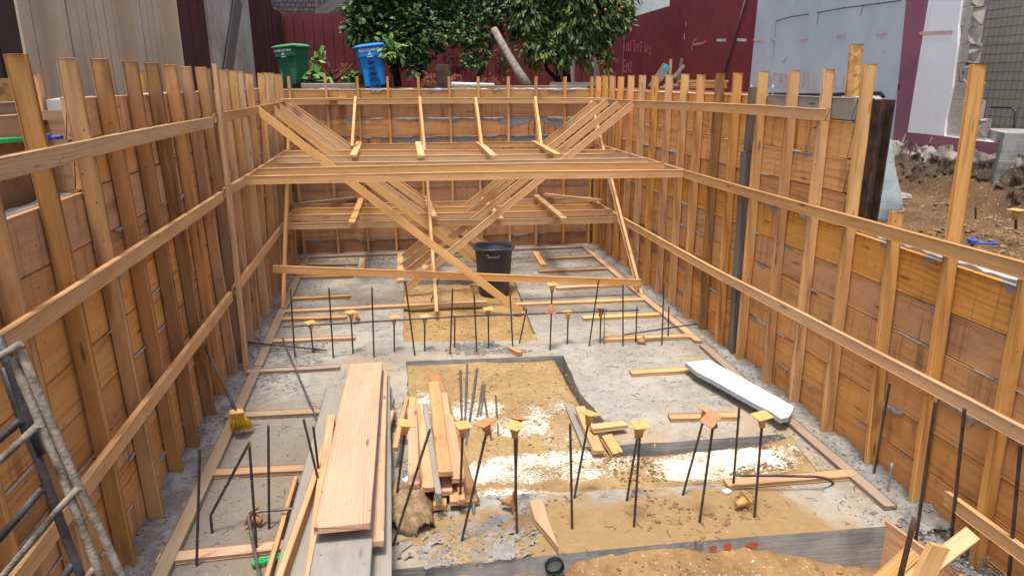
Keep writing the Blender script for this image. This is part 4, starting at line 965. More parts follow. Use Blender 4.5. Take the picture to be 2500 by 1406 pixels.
SMEAR=concrete('dried_cement_smear',lin(140,137,130),lin(182,178,170),speck=.3,scale=3.,bmp=.6)
# cement smears hanging below board seams
bm=bmesh.new()
def smear(c,n,u,L,hgt):
    """lumpy sheet on plane: c top centre, u along, hangs down"""
    k=max(5,int(L/.012));prev=None
    for i in range(k+1):
        s=(i/k-.5)*L;e=max(0,1-(abs(s)/(L/2))**2.5);dd=hgt*e*(.35+.9*abs(nz(s*20+c.x*9,c.y*7+c.z*5,1.,4)))
        p=c+u*s;q0=bm.verts.new(p+n*.003+V((0,0,.004)));q1=bm.verts.new(p+n*(.007+.004*R.random())-V((0,0,dd*.35)));q2=bm.verts.new(p+n*.003-V((0,0,dd)))
        if prev:
            bm.faces.new((prev[0],q0,q1,prev[1]));bm.faces.new((prev[1],q1,q2,prev[2]))
        prev=(q0,q1,q2)
lz=[2.05,1.776,1.52,1.263,1.0,.74,.48,.22]
for k in range(70):
    y=R.uniform(2.6,10.5);z=R.choice(lz);smear(V((XL-.0885,y,z)),V((1,0,0)),V((0,1,0)),R.uniform(.06,.3),R.uniform(.012,.05))
for k in range(80):
    y=R.uniform(2.6,10.5);z=R.choice([2.33,2.06,1.81,1.558,1.27,1.01,.75,.49,.23])
    if z>1.5 and y<5:continue
    smear(V((PR-.001,y,z)),V((-1,0,0)),V((0,1,0)),R.uniform(.06,.36),R.uniform(.012,.05))
for u,v in ((2420,790),(2180,870)): pass
smear(V((PR-.001,3.3,.75)),V((-1,0,0)),V((0,1,0)),.45,.11);smear(V((PR-.001,2.75,.75)),V((-1,0,0)),V((0,1,0)),.45,.1);smear(V((PR-.001,3.9,.49)),V((-1,0,0)),V((0,1,0)),.3,.12)
for k in range(60):
    x=R.uniform(-.6,2.9);z=R.choice([2.066,1.79,1.79,1.53,2.49,.2]);smear(V((x,11.149,z)),V((0,-1,0)),V((1,0,0)),R.uniform(.1,.5),R.uniform(.03,.09))
bmesh.ops.recalc_face_normals(bm,faces=bm.faces)
o=link('cement_smears',bm,SMEAR);tag(o,'grey cement squeezed out of the seams between form boards','cement',kind='stuff')

# ================================================================== RIGHT SIDE: steel, sheet, block, wall
e=empty('steel_beam',(3.43,4.6,1.3));tag(e,'dark rusty steel beam standing at the end of the high form wall','steel beam')
p0=gx(2100,245,3.5)
bm=bmesh.new();box(bm,(3.33,4.60,1.97),(.012,.13,1.02));box(bm,(3.43,4.60,1.97),(.012,.13,1.02));link('flange',bm,STEEL,e)
bm=bmesh.new();box(bm,(3.38,4.62,1.97),(.09,.012,1.0));link('web',bm,STEEL,e)
bm=bmesh.new();R=random.Random(8)
for k in range(40):pebble(bm,(R.uniform(3.30,3.5),R.uniform(4.72,4.95),2.47+R.uniform(0,.02)),R.uniform(.01,.03),R)
link('cement_topping',bm,WALLC,e)
# standing pale sheet
bm=bmesh.new();Lf=[(2140,285),(2158,300),(2172,340),(2186,420),(2200,480),(2202,505),(2195,530),(2150,545)]
vt=[];
for k,(u,v) in enumerate(Lf):
    vt.append((gy(u,v,5.1),gy(2095,min(560,v+12),5.0)))
pr=None
for a,b in vt:
    q=[bm.verts.new(b),bm.verts.new(a.lerp(b,.5)+V((0,.06,0))),bm.verts.new(a)]
    if pr:
        for i in (0,1):
            f=bm.faces.new((pr[i],pr[i+1],q[i+1],q[i]));f.smooth=True
    pr=q
o=link('drainage_sheet',bm,FABRIC);tag(o,'pale curved sheet standing behind the rusty steel beam','sheet');m=o.modifiers.new('s','SOLIDIFY');m.thickness=.012
# concrete block
bl=empty('concrete_block',(6,6,1.5));tag(bl,'grey form marked concrete block at the right edge','concrete block')
A1=gz(2432,490,1.42)
yb_=gz(2415,488,1.40).y;xb=gz(2415,488,1.40).x
zt=gy(2440,325,yb_).z
bm=bmesh.new();pts=[(xb-.03,yb_-.02,1.1),(xb+1.6,yb_-1.1,1.1),(xb+2.2,yb_-.4,1.1),(xb+.4,yb_+.7,1.1)]
lo=[bm.verts.new(p) for p in pts];hi=[bm.verts.new((p[0]+(.05 if i in(0,) else .02),p[1],zt)) for i,p in enumerate(pts)]
bm.faces.new(hi)
for i in range(4):
    j=(i+1)%4;bm.faces.new((lo[i],lo[j],hi[j],hi[i]))
bmesh.ops.recalc_face_normals(bm,faces=bm.faces)
link('block_body',bm,CASTD,bl)
bm=bmesh.new();
for k in (.33,.62):
    z=1.35+(zt-1.35)*k;d=(V(pts[1])-V(pts[0])).normalized();c=(V(pts[0])+V(pts[1]))/2;c.z=z
    box(bm,c-V((0,0,0))+V((-d.y,d.x,0))*(-.012)*-1*-1,(1.9,.015,.012),Matrix.Rotation(math.atan2(d.y,d.x),3,'Z'))
link('form_seam',bm,WALLC,bl)
# demolished side wall, plane x=6.3
XW=6.3
wl=empty('side_wall',(XW,12,2.4));tag(wl,'tall painted masonry wall on the right, maroon then blue grey then white','wall')
def ywall(u,v): return gx(u,v,XW).y
def wallquad(name,pts,mat,x=XW,t=.2,par=wl):
    bm=bmesh.new();f=[bm.verts.new((x,y,z)) for y,z in pts];b=[bm.verts.new((x+t,y,z)) for y,z in pts];n=len(pts)
    bm.faces.new(f);bm.faces.new(b[::-1])
    for i in range(n):
        j=(i+1)%n;bm.faces.new((f[j],f[i],b[i],b[j]))
    bmesh.ops.recalc_face_normals(bm,faces=bm.faces);return link(name,bm,mat,par)
yR=ywall(1840,0);yG=ywall(2246,0);yM=ywall(2190,330);zc=gx(1535,45,XW).z
yf=19.6
yA=gx(1830,200,XW).y
wallquad('maroon_panel',[(yf,2.0),(yA,1.8),(yA-.05,6.2),(yR+4.1,6.2),(yR+4.0,gx(1690,0,XW).z),(yf,zc)],REDW)
bmq=gx(2246,0,XW)
ga=gx(2243,0,XW);gb=gx(2190,330,XW);gc=gx(2218,0,XW)
ma=gx(2243,0,XW);mb=gx(2268,0,XW)
wallquad('grey_panel',[(yA,1.8),(gb.y+.05,1.8),(gc.y+.12,6.2),(yA-.05,6.2)],GREYW,x=XW+.003)
w0=gx(2205,345,XW);w1=gx(2268,0,XW)
wallquad('mauve_stripe',[(gb.y+.05,1.8),(w0.y-.05,1.8),(w1.y-.0,4.6),(w1.y+.02,6.2),(gc.y+.12,6.2),(gc.y+.12,4.6)],MAUVE,x=XW-.004)
# white panel with a broken edge
R=random.Random(12);edge=[]
for u,v in ((2352,-60),(2350,0),(2342,60),(2338,110),(2330,165),(2326,215),(2318,250),(2312,290),(2308,325),(2306,345)):
    p=gx(u,v,XW);edge.append((p.y+R.uniform(-.012,.012),p.z))
wb=gx(2205,322,XW)
wallquad('white_panel',[(w0.y-.05,wb.z)]+[(edge[-1][0]+.015,wb.z)]+[(a+.015,b) for a,b in edge[::-1]]+[(edge[0][0],6.2),(w1.y,6.2),(w1.y,4.6)],WHITEW)
# thickness of the broken blocks: stepped rubble
bm=bmesh.new();z=1.75
for k in range(12):
    z0=1.8+.2*k;q=gx(2345,200,XW);ye=min(edge,key=lambda e:abs(e[1]-z0-.1))[0]
    wd=.10+.04*R.random() if z0>2.45 else .2+.1*R.random()
    if z0<2.3: wd=.55-.12*k
    box(bm,(XW+.12,ye-wd/2+.02,z0+.1),(.18,wd,.197),ch=.004)
bmesh.ops.subdivide_edges(bm,edges=bm.edges,cuts=3)
for v in bm.verts:v.co+=V((.0,R.uniform(-.03,.03) if v.co.x<XW+.2 else 0,R.uniform(-.008,.008)))
link('broken_blocks',bm,concrete('broken_block_concrete',lin(150,144,134),lin(190,184,172),bmp=1.),wl)
lowp=gx(2440,330,XW)
wallquad('white_base',[(w0.y-.06,wb.z+.002),(w0.y-.05,1.80),(lowp.y,1.80),(lowp.y+.02,wb.z-.02),(edge[-1][0]-.03,wb.z+.002)],WHITEW,x=XW+.006)
wallquad('mauve_base',[(w0.y-.04,wb.z+.0),(w0.y-.04,1.74),(lowp.y-.1,1.74),(lowp.y-.1,wb.z-.02)],MAUVE,x=XW-.008)
# expansion crack lines on the grey part
def stroke(bm,pts,w,x,R=None,t=.004):
    pts=[V((x,p[0],p[1])) for p in pts]
    for a,b in zip(pts,pts[1:]):
        d=(b-a)
        if d.length<1e-4:continue
        d.normalize();s=V((1,0,0)).cross(d)*w/2
        q=[a-s-d*w*.2,a+s-d*w*.2,b+s+d*w*.2,b-s+d*w*.2]
        bm.faces.new([bm.verts.new(p+V((-t,0,0))) for p in q])
def pw(u,v): p=gx(u,v,XW);return (p.y,p.z)
bm=bmesh.new()
stroke(bm,[pw(1895,52),pw(1930,42),pw(1975,35)],.012,XW);stroke(bm,[pw(1995,32),pw(2060,20),pw(2110,14),pw(2200,2)],.012,XW);stroke(bm,[pw(1895,52),pw(1892,90),pw(1888,140)],.006,XW)
stroke(bm,[pw(2000,30),pw(1995,60)],.008,XW);stroke(bm,[pw(2108,12),pw(2100,40)],.008,XW)
link('crack',bm,STEEL,wl)
# stroke letters
FT={'L':[[(0,1),(0,0),(.6,0)]],'I':[[(.3,1),(.3,0)]],'M':[[(0,0),(.1,1),(.35,.4),(.6,1),(.7,0)]],'T':[[(0,1),(.7,1)],[(.35,1),(.35,0)]],'O':[[(.3,1),(.05,.7),(.05,.3),(.3,0),(.6,.3),(.6,.7),(.3,1)]],'F':[[(.6,1),(.05,1),(.05,0)],[(.05,.55),(.45,.55)]],'W':[[(0,1),(.15,0),(.35,.6),(.55,0),(.7,1)]],'A':[[(0,0),(.33,1),(.66,0)],[(.12,.4),(.54,.4)]],'D':[[(.05,0),(.05,1),(.5,.75),(.55,.3),(.05,0)]],'E':[[(.6,1),(.05,1),(.05,0),(.6,0)],[(.05,.5),(.5,.5)]],'R':[[(.05,0),(.05,1),(.5,.85),(.5,.6),(.05,.5),(.6,0)]],'V':[[(0,1),(.3,0),(.6,1)]],'7':[[(0,1),(.6,1),(.2,0)]],' ':[]}
def write(txt,u,v,du,hv,w,drop=0,R=random.Random(2)):
    for k,ch in enumerate(txt):
        for s in FT[ch]:
            stroke(bm,[pw(u+du*(k+x_*.95)+R.uniform(-.7,.7),v+drop*k-hv*y_+hv) for x_,y_ in s],w,XW)
PINK=plain('pink_spray_paint',lin(190,120,122),.8,.1);PINK2=plain('salmon_spray_paint',lin(214,176,168),.8,.1);WSP=plain('white_spray_paint',lin(206,188,186),.8,.1)
bm=bmesh.new()
write('LIMIT',1514,100,8,25,.055,.2);write('OF',1555,104,8,24,.055);write('WALL',1556+8,106,9,20,.03,2.2) if 0 else write('WA',1574,108,10,24,.035,3)
write('DEMO',1515,147,7.5,27,.055,1.2)
stroke(bm,[pw(1500,90),pw(1497,115),pw(1498,150)],.05,XW);stroke(bm,[pw(1497,112),pw(1512,114)],.05,XW)
stroke(bm,[pw(1701,95),pw(1690,108),pw(1690,125)],.04,XW);stroke(bm,[pw(1690,110),pw(1715,107),pw(1724,101)],.05,XW)
link('painted_writing',bm,PINK,wl)
bm=bmesh.new();stroke(bm,[pw(1750,99),pw(1772,99)],.05,XW);stroke(bm,[pw(1800,98),pw(1822,99)],.05,XW);stroke(bm,[pw(1675,55),pw(1675,66)],.03,XW);stroke(bm,[pw(1671,84),pw(1671,96)],.04,XW);stroke(bm,[pw(1911,147),pw(1922,139)],.04,XW);stroke(bm,[pw(2159,115),pw(2160,124)],.035,XW)
link('white_paint_mark',bm,WSP,wl)
bm=bmesh.new()
write('DEMO',1876,180,13,32,.015);write('WALL',1945,177,14,40,.015)
write('LIMIT',2040,182,16,34,.014,1)
for a,b in (((1840,98),(1865,100)),((1880,97),(1895,98)),((1950,96),(1973,92)),((2043,89),(2065,84)),((2140,81),(2163,82))):stroke(bm,[pw(*a),pw(*b)],.03,XW-.001)
stroke(bm,[pw(2248,82),pw(2326,79)],.035,XW-.008)
stroke(bm,[pw(2195,208),pw(2192,222)],.04,XW);stroke(bm,[pw(2206,348),pw(2214,328)],.035,XW-.012)
stroke(bm,[pw(2273,347),pw(2279,336)],.03,XW-.012)
link('salmon_writing',bm,PINK2,wl)
# conduit on the red wall
bm=bmesh.new();tube(bm,[V((XW-.03,)+pw(1772,182)),V((XW-.03,)+pw(1800,80)),V((XW-.03,)+pw(1830,-20))],.018,8);link('conduit',bm,REBARC,wl)
# far siding seen through the break
sd=empty('neighbour_wall',(7.6,6.5,2));tag(sd,'grey sided neighbour wall behind the broken masonry at top right','wall')
bm=bmesh.new();box(bm,(7.75,6.5,3.6),(.1,7,5.));link('siding',bm,SIDE,sd)
bm=bmesh.new()
for k in range(70):
    y=4.2+k*.085;tube(bm,[(7.67,y,1.4),(7.67,y+.03,6.)],.0022,5)
for z in (3.05,):tube(bm,[(7.66,4.0,z),(7.66,9.5,z+.03)],.004,5)
link('wire_mesh',bm,WALLWIRE,sd)
bm=bmesh.new()
for k in range(40):box(bm,(7.699,6.5,1.3+k*.11),(.002,7,.003))
link('siding_lap',bm,SIDE,sd)
p=gx(2420,262,7.0);rod([p,gx(2470,263,7.0),gx(2479,272,7.0),gx(2474,322,7.0)],'hooked rebar poking from the broken wall','bent rebar',name='bent_rebar',r=.012)
# pale rocks on the dirt
for (u,v,s,l) in ((2205,480,.09,'dark slab of broken concrete on the dirt left of the tall stake'),(2285,500,.03,'small dark stone behind the tall stake')):
    bm=bmesh.new();pebble(bm,(0,0,0),s,R,.5);o=link('broken_concrete',bm,CEM,None,False,Matrix.Translation(gz(u,v,1.42)));tag(o,l,'rubble piece')

# ================================================================== BACKGROUND YARD
YF=19.6
bf=empty('board_fence',(2,YF,2.4));tag(bf,'maroon vertical board fence across the back of the yard','fence')
zt=gy(740,33,YF).z;bm=bmesh.new();x=-2.9;R=random.Random(6)
while x<6.3:
    w=.235+R.uniform(-.02,.02);box(bm,(x+w/2,YF+R.uniform(-.004,.004),(2.2+zt)/2+R.uniform(-.01,.01)),(w-.012,.03,zt-2.2));x+=w
link('fence_boards',bm,RED,bf)
bm=bmesh.new();box(bm,(1.7,YF+.05,(2.2+zt)/2-.05),(9.2,.02,zt-2.3));link('backing',bm,REDD,bf)
# left side fence, plane x=-2.75
XS=-2.72
def sp(u,v,x=XS): p=gx(u,v,x);return p
lf=empty('side_fence',(XS,8,2.4));tag(lf,'weathered left boundary fence of maroon, plywood and tan panels','fence')
def sidebox(u0,u1,mat,name,x=XS,z1=6.5,t=.04,n=1,par=lf,z0=2.2):
    y0=gx(u0,150,x).y;y1=gx(u1,150,x).y;bm=bmesh.new()
    for k in range(n):
        a=y0+(y1-y0)*k/n;b=y0+(y1-y0)*(k+1)/n;box(bm,(x-t/2+random.uniform(-.003,.003),(a+b)/2,(z0+z1)/2),(t,b-a-.022,z1-z0))
    box(bm,(x-t-.02,(y0+y1)/2,(z0+z1)/2),(.01,y1-y0,z1-z0))
    return link(name,bm,mat,par)
q0=gx(632,0,XS);q1=gx(715,33,XS)
y0=gx(622,150,XS).y;y1=YF
bm=bmesh.new();nn=22
for k in range(nn):
    a=y0+(y1-y0)*k/nn;b=y0+(y1-y0)*(k+1)/nn;zz=5.6+(zt-5.6)*min(1,(k+.5)/nn*1.35)
    box(bm,(XS-.03+random.uniform(-.01,.01),(a+b)/2,(2.2+zz)/2),(.04,b-a-.02,zz-2.2))
link('maroon_boards',bm,REDD,lf)
sidebox(520,620,PLY,'plywood_panel',x=XS+.04)
a=gx(585,-10,XS+.09);b=gx(552,172,XS+.09)
timber('diagonal_board',(XS+.08,a.y,a.z),(XS+.08,b.y,b.z-.2),.42,.03,(1,0,0),W['greydk'],lf)
sidebox(452,519,REDD,'maroon_boards',n=3)
sidebox(66,450,TAN,'tan_panel',n=20)
bm=bmesh.new()
for u in (158,335,436):
    y=gx(u,150,XS+.1).y;box(bm,(XS+.07,y,4.3),(.16,.10,4.4),ch=.004)
link('tan_post',bm,TAN,lf)
sidebox(-60,62,BROWNB,'brown_boards',x=XS+.06,n=2)
sidebox(-60,40,OSB,'osb_panel',x=-2.3,z1=2.62,z0=2.2)
# shingled house and stair, beyond the fence at upper left
hs=empty('shingled_house',(-1,24,2.4));tag(hs,'grey shingled house beyond the fence at top left','house')
bm=bmesh.new();box(bm,(-2,24.2,6),(7.5,.3,8));link('shingle_wall',bm,SHING,hs)
st=empty('outdoor_stair',(0,22,3));tag(st,'dark wooden stair with pale red rail in front of the shingled house','stair')
a=gy(775,38,22);b=gy(845,-12,22)
timber('stair_stringer',a,b+(b-a)*.6,.28,.05,(0,-1,0),W['greydk'],st)
timber('handrail',a+V((0,0,.5)),b+(b-a)*.6+V((0,0,.5)),.08,.05,(0,-1,0),W['greydk'],st)
for k in range(9):
    p=a.lerp(b+(b-a)*.6,k/8.);timber('baluster',p,p+V((0,0,.5)),.035,.035,(0,-1,0),W['greydk'],st)
h2=empty('cream_house',(2.5,26,2.4));tag(h2,'cream house wall glimpsed between the trees','house')
bm=bmesh.new();box(bm,(2.6,25,6),(3.4,.3,8));link('house_wall',bm,CREAM,h2)
h3=empty('white_house',(7,27,2.4));tag(h3,'white boarded house above the maroon wall at the right of the trees','house')
bm=bmesh.new();box(bm,(8.3,25,6),(7.0,.3,8));link('house_wall',bm,WHITEH,h3)
bm=bmesh.new()
for k in range(12):box(bm,(5.3+k*.45,24.83,6),(.05,.04,8))
link('batten',bm,WHITEH,h3)

# ---- wheeled bins
def textmesh(txt,size,mat,parent,M,name='printed_text'):
    cu=bpy.data.curves.new('txt','FONT');cu.body=txt;cu.size=size;cu.align_x='CENTER';cu.align_y='CENTER';cu.offset=size*.02
    to=bpy.data.objects.new('txt',cu);COL.objects.link(to);bpy.context.view_layer.update()
    me=bpy.data.meshes.new_from_object(to);bpy.data.objects.remove(to);me.materials.clear();me.materials.append(mat)
    o=bpy.data.objects.new(name,me);COL.objects.link(o);o.parent=parent;o.matrix_local=M;return o
def wbin(name,loc,rz,lean,body,lid,label,word,graf):
    e=empty(name,loc);e.matrix_world=Matrix.Translation(V(loc))@Matrix.Rotation(rz,4,'Z')@Matrix.Rotation(lean,4,'Y')@Matrix.Scale(.80,4)
    tag(e,label,'wheeled bin')
    def add(nm,bm,m):
        me=bpy.data.meshes.new(nm);bmesh.ops.recalc_face_normals(bm,faces=bm.faces);bm.to_mesh(me);bm.free();me.materials.append(m);o=bpy.data.objects.new(nm,me);COL.objects.link(o);o.parent=e;return o
    bm=bmesh.new()   # local: printed side faces -Y, front is -X, wheels at +X
    lv=[(0,.22,.20),(.03,.235,.215),(.78,.30,.27),(.80,.315,.285),(1.0,.325,.29),(1.02,.34,.305)];rings=[]
    for z,hx,hy in lv:
        r=.05;pts=[]
        for cx_,cy_,a0 in ((hx-r,hy-r,0),(-hx+r,hy-r,1),(-hx+r,-hy+r,2),(hx-r,-hy+r,3)):
            for k in range(4):
                a=(a0+k/3)*PI/2;xx=cx_+r*math.cos(a)
                pts.append((xx,cy_+r*math.sin(a),z))
        rings.append([bm.verts.new(p) for p in pts])
    for a,b in zip(rings,rings[1:]):
        for k in range(16):bm.faces.new((a[k],a[(k+1)%16],b[(k+1)%16],b[k]))
    bm.faces.new(rings[0][::-1]);bm.faces.new(rings[-1])
    # raised side panels
    box(bm,(-.02,-.262,.90),(.54,.06,.20),Matrix.Rotation(-.08,3,'X'),ch=.01)
    box(bm,(.17,-.232,.45),(.14,.05,.66),Matrix.Rotation(-.088,3,'X')@Matrix.Rotation(-.03,3,'Y'),ch=.01)
    box(bm,(-.19,-.232,.45),(.12,.05,.66),Matrix.Rotation(-.088,3,'X')@Matrix.Rotation(.05,3,'Y'),ch=.01)
    add('body',bm,body)
    bm=bmesh.new();lv=[(1.02,.355,.315,0),(1.045,.36,.32,-.0),(1.08,.30,.27,.02),(1.10,.2,.18,.04)];rings=[]
    for z,hx,hy,ox in lv:
        rings.append([bm.verts.new((ox+sx*hx,sy*hy,z)) for sx,sy in ((-1,-1),(0,-1.0),(1,-1),(1,0),(1,1),(0,1),(-1,1),(-1.1,0))])
    for a,b in zip(rings,rings[1:]):
        for k in range(8):bm.faces.new((a[k],a[(k+1)%8],b[(k+1)%8],b[k]))
    bm.faces.new(rings[0][::-1]);bm.faces.new(rings[-1]);add('lid',bm,lid)
    bm=bmesh.new();tube(bm,[(.36,-.25,1.0),(.42,-.25,1.01),(.42,.25,1.01),(.36,.25,1.0)],.02,8);add('handle',bm,body)
    for sy in (-1,1):
        bm=bmesh.new();tube(bm,[(.25,sy*.27,.11),(.25,sy*.22,.11)],[.125,.125],24);tube(bm,[(.25,sy*.285,.11),(.25,sy*.27,.11)],[.05,.07],16);w=add('wheel',bm,RUB)
    Mt=Matrix.Translation((-.02,-.30,.95))@Matrix.Rotation(PI/2-.08,4,'X')
    textmesh(word,.078,WHITEP,e,Mt)
    bm=bmesh.new();n_=36;ri=[];ro_=[]
    for j in range(n_):
        a_=2*PI*j/n_;k_=.030+.012*math.cos(3*(a_-PI/2));ro_.append(bm.verts.new((k_*1.05*math.cos(a_),k_*1.05*math.sin(a_),0)));ri.append(bm.verts.new((.014*math.cos(a_),.014*math.sin(a_),0)))
    for j in range(n_):bm.faces.new((ri[j],ro_[j],ro_[(j+1)%n_],ri[(j+1)%n_]))
    o=add('printed_symbol',bm,WHITEP);o.matrix_local=Matrix.Translation((-.02,-.302,.865))@Matrix.Rotation(PI/2-.08,4,'X')
    bm=bmesh.new();box(bm,(-.02,-.296,.80),(.14,.003,.022),Matrix.Rotation(-.08,3,'X'));add('printed_band',bm,WHITEP)
    if graf:
        bm=bmesh.new()
        for k,chh in enumerate('AVRE7'):
            for s in FT[chh]:
                P=[];
                for x_,y_ in s:   # written downwards, letters turned on their side
                    zz=.70-.135*k-.11*x_;xx=-.075+.15*y_-.02;yy=-(.229+.088*zz)-.022;P.append(V((xx,yy,zz)))
                for a,b in zip(P,P[1:]):
                    tube(bm,[a,b],.011,5)
        add('marker_writing',bm,MARK)
    return e
g=gy(722,200,15.4);wbin('wheeled_bin',(g.x,g.y,2.44),-.55,-.07,BING,BINGL,'green compost bin with a light green lid by the left fence','COMPOSTABLE',False)
g=gy(913,200,14.6);wbin('wheeled_bin',(g.x+.03,g.y,2.43),.12,-.13,BINB,BINB,'blue recycling bin leaning back with black lettering down its side','RECYCLABLES',True)
# steel tube stub, white pipe, lumber behind the back wall
bm=bmesh.new();p=gy(1082,168,11.9);box(bm,(p.x,11.9,2.55),(.23,.13,.62),ch=.004);o=link('steel_post',bm,STEEL);tag(o,'dark square steel post stub behind the far form wall','steel post')
bm=bmesh.new();tube(bm,[gy(1102,206,12.2),gy(1205,209,12.6)],.035,12);o=link('white_pipe',bm,WHITEP);tag(o,'white plastic pipe lying behind the far form wall','pipe')
GY='sticks behind the far form wall'
def stick(u,v0,v1,y,w,m,l,du=0): 
    a=gy(u+du,v1,y);b=gy(u,v0,y);timber('upright_stick',a,b,w,.03,(0,-1,0),W[m],None,l,'stick',GY)
stick(1400,147,212,13.,.05,'greydk','taller grey stick under the peach tree')
stick(1395,162,215,12.6,.04,'grey','short grey stick under the peach tree',3)
stick(1453,141,205,13.,.05,'greydk','brown stick right of the peach tree')
stick(1458,158,205,12.8,.04,'greydk','short leaning stick touching the brown one',5)
stick(1638,145,200,12.5,.05,'pile','orange stick in the scrap heap behind the right wall',-3)
stick(1665,142,215,12.5,.05,'greydk','dark stick in the scrap heap behind the right wall',-12)
timber('scrap_board',gy(1590,215,12.3),gy(1628,160,12.3),.14,.03,(0,-1,0),W['grey'],None,'grey board leaning left in the scrap heap','board','scrap heap boards')
timber('scrap_board',gy(1612,198,12.2),gy(1634,166,12.2),.04,.03,(0,-1,0),W['grey'],None,'thin pale batten leaning in the scrap heap','board','scrap heap boards')
timber('scrap_board',gy(1645,190,12.2),gy(1670,160,12.2),.05,.03,(0,-1,0),W['grey'],None,'pale board leaning right in the scrap heap','board','scrap heap boards')
timber('scrap_board',gy(1342,206,13),gy(1470,206,13),.06,.03,(0,-1,0),W['grey'],None,'long low board lying under the peach tree','board','scrap heap boards')
bm=bmesh.new();q=gy(1627,166,12.2);box(bm,q,(.09,.03,.09),Matrix.Rotation(.6,3,'Y'),ch=.004);o=link('cyan_block',bm,plain('cyan_paint',lin(70,170,200),.5));tag(o,'small cyan block in the scrap heap','block')
R=random.Random(31);k=0
for row in range(4):
    for i,(u0,u1) in enumerate(((1620,1650),(1660,1772),(1675,1768))):
        if i==0 and row>1:continue
        v=214-row*5
        a=gy(u0+R.uniform(-6,6),v,12.0-i*.12);b=gy(u1+R.uniform(-8,8),v+R.uniform(-1,1),12.05-i*.12)
        timber('stacked_board',a,b,.035,.09,(0,-1,0),W['studr'],None,'orange board in the low lumber pile behind the right wall','board','low lumber pile behind the right wall')
# small stakes/pipes on the right wall top
for u,v0,v1,l in ((1835,208,228,'leftmost thin steel rod standing on the right wall top'),(1887,208,232,'middle thin steel rod standing on the right wall top'),(2006,208,232,'rightmost thin steel rod standing on the right wall top')):
    a=gx(u,v1,3.4);b=gy(u,v0,a.y);bm=bmesh.new();tube(bm,[a,b],.008,6);o=link('steel_rod',bm,GALV);tag(o,l,'rod','rods on the right wall top')
bm=bmesh.new();tube(bm,[gx(1880,230,3.46),gx(1960,232,3.48),gx(2040,231,3.5),gx(2100,228,3.52),gx(2150,228,3.56),gx(2158,240,3.58)],.014,8);o=link('black_hose',bm,RUB);tag(o,'black hose lying along the top of the right form wall','hose')
# plant stalks/branches between bins
bn=bmesh.new();R=random.Random(44)
for (a,b) in (((868,150),(815,200)),((779,160),(810,200)),((840,160),(808,185)),((800,150),(808,195))):
    tube(bn,[gy(a[0],a[1],16),gy((a[0]+b[0])/2+3,(a[1]+b[1])/2,16),gy(b[0],b[1],16)],[.012,.02,.028],5)
o=link('bare_branches',bn,BARK);tag(o,'bare dead branches between the green and blue bins','branches')
bm=bmesh.new();box(bm,(gy(800,200,14).x,14.2,2.5),(1.0,.2,.14),ch=.01);o=link('low_curb',bm,W['grey']);tag(o,'low grey curb behind the far wall between the bins','curb')

# ---- foliage
def leaf(bm,p,d,n,L,w):
    s=d.cross(n).normalized()*w;m=p+d*L*.45-n*L*.06
    a=bm.verts.new(p);b=bm.verts.new(m+s);c=bm.verts.new(p+d*L-n*L*.18);e=bm.verts.new(m-s);f=bm.verts.new(m-n*.0+V((0,0,-.08*w)))
    bm.faces.new((a,b,f));bm.faces.new((b,c,f));bm.faces.new((c,e,f));bm.faces.new((e,a,f))
def crown(parent,clusters,n,L,w,mat,seed,droop=0.,name='crown'):
    R=random.Random(seed);bm=bmesh.new()
    W_=[c[3]*c[4]*c[5] for c in clusters];tot=sum(W_)
    for c,wt in zip(clusters,W_):
        cx_,cy_,cz_,rx,ry,rz=c
        for k in range(int(n*wt/tot/6)+1):
            v=V((R.gauss(0,1),R.gauss(0,1),R.gauss(0,1))).normalized()*(R.random()**.33)
            v=v*(.82+.35*nz(v.x*2+cx_,v.y*2+cz_,1.3))
            o0=V((cx_+v.x*rx,cy_+v.y*ry,cz_+v.z*rz));od=(v+V((0,-.25,.1))).normalized()
            if droop:od=(od+V((0,0,-droop))).normalized()
            for j in range(6):
                d=(od+V((R.gauss(0,.55),R.gauss(0,.55),R.gauss(0,.45)-.15-droop*.6))).normalized()
                nn=(V((0,-.35,1))+V((R.gauss(0,.45),R.gauss(0,.45),R.gauss(0,.3)))).normalized()
                if abs(d.dot(nn))>.95:continue
                l=L*R.uniform(.6,1.25);leaf(bm,o0+V((R.gauss(0,.5),R.gauss(0,.5),R.gauss(0,.5)))*L*.5,d,nn,l,l*w)
    return link(name,bm,mat,parent)
def trunk(parent,paths,mat,name='trunk'):
    bm=bmesh.new()
    for P,r0,r1 in paths:
        n=len(P);tube(bm,P,[r0+(r1-r0)*i/(n-1) for i in range(n)],10)
    return link(name,bm,mat,parent)
def cl(u,v,y,ru,rv,ry):   # cluster given on the picture plane at depth y
    p=gy(u,v,y);s=p.y/F0*1.02;return (p.x,p.y,p.z,ru*s,ry,rv*s)
t1=empty('citrus_tree',(0,16.4,2.4));tag(t1,'dense dark green citrus tree behind the blue bin','tree')
trunk(t1,[([gy(972,212,16.2),gy(965,165,16.2),gy(955,100,16.4),gy(960,20,16.4)],.09,.05),([gy(1028,200,16),gy(1025,150,16),gy(1035,100,16.2),gy(1000,20,16.4)],.06,.03)],BARKD)
crown(t1,[cl(940,60,16.6,95,95,.8),cl(900,20,16.4,60,70,.7),cl(1000,80,16.3,70,75,.8),cl(1040,30,16.6,90,80,.8),cl(1030,120,16.0,45,40,.4),cl(960,115,16.2,50,45,.5),cl(880,70,16.1,38,50,.5),cl(955,-60,16.6,120,60,1.),cl(1000,160,15.8,28,28,.2),cl(946,110,15.4,22,20,.2),cl(868,50,16.2,26,36,.3)],15000,.16,.24,LEAFD,3)
t2=empty('plum_tree',(2.1,16.5,2.4));tag(t2,'light small leaved tree in the middle with a slanting pale prop','tree')
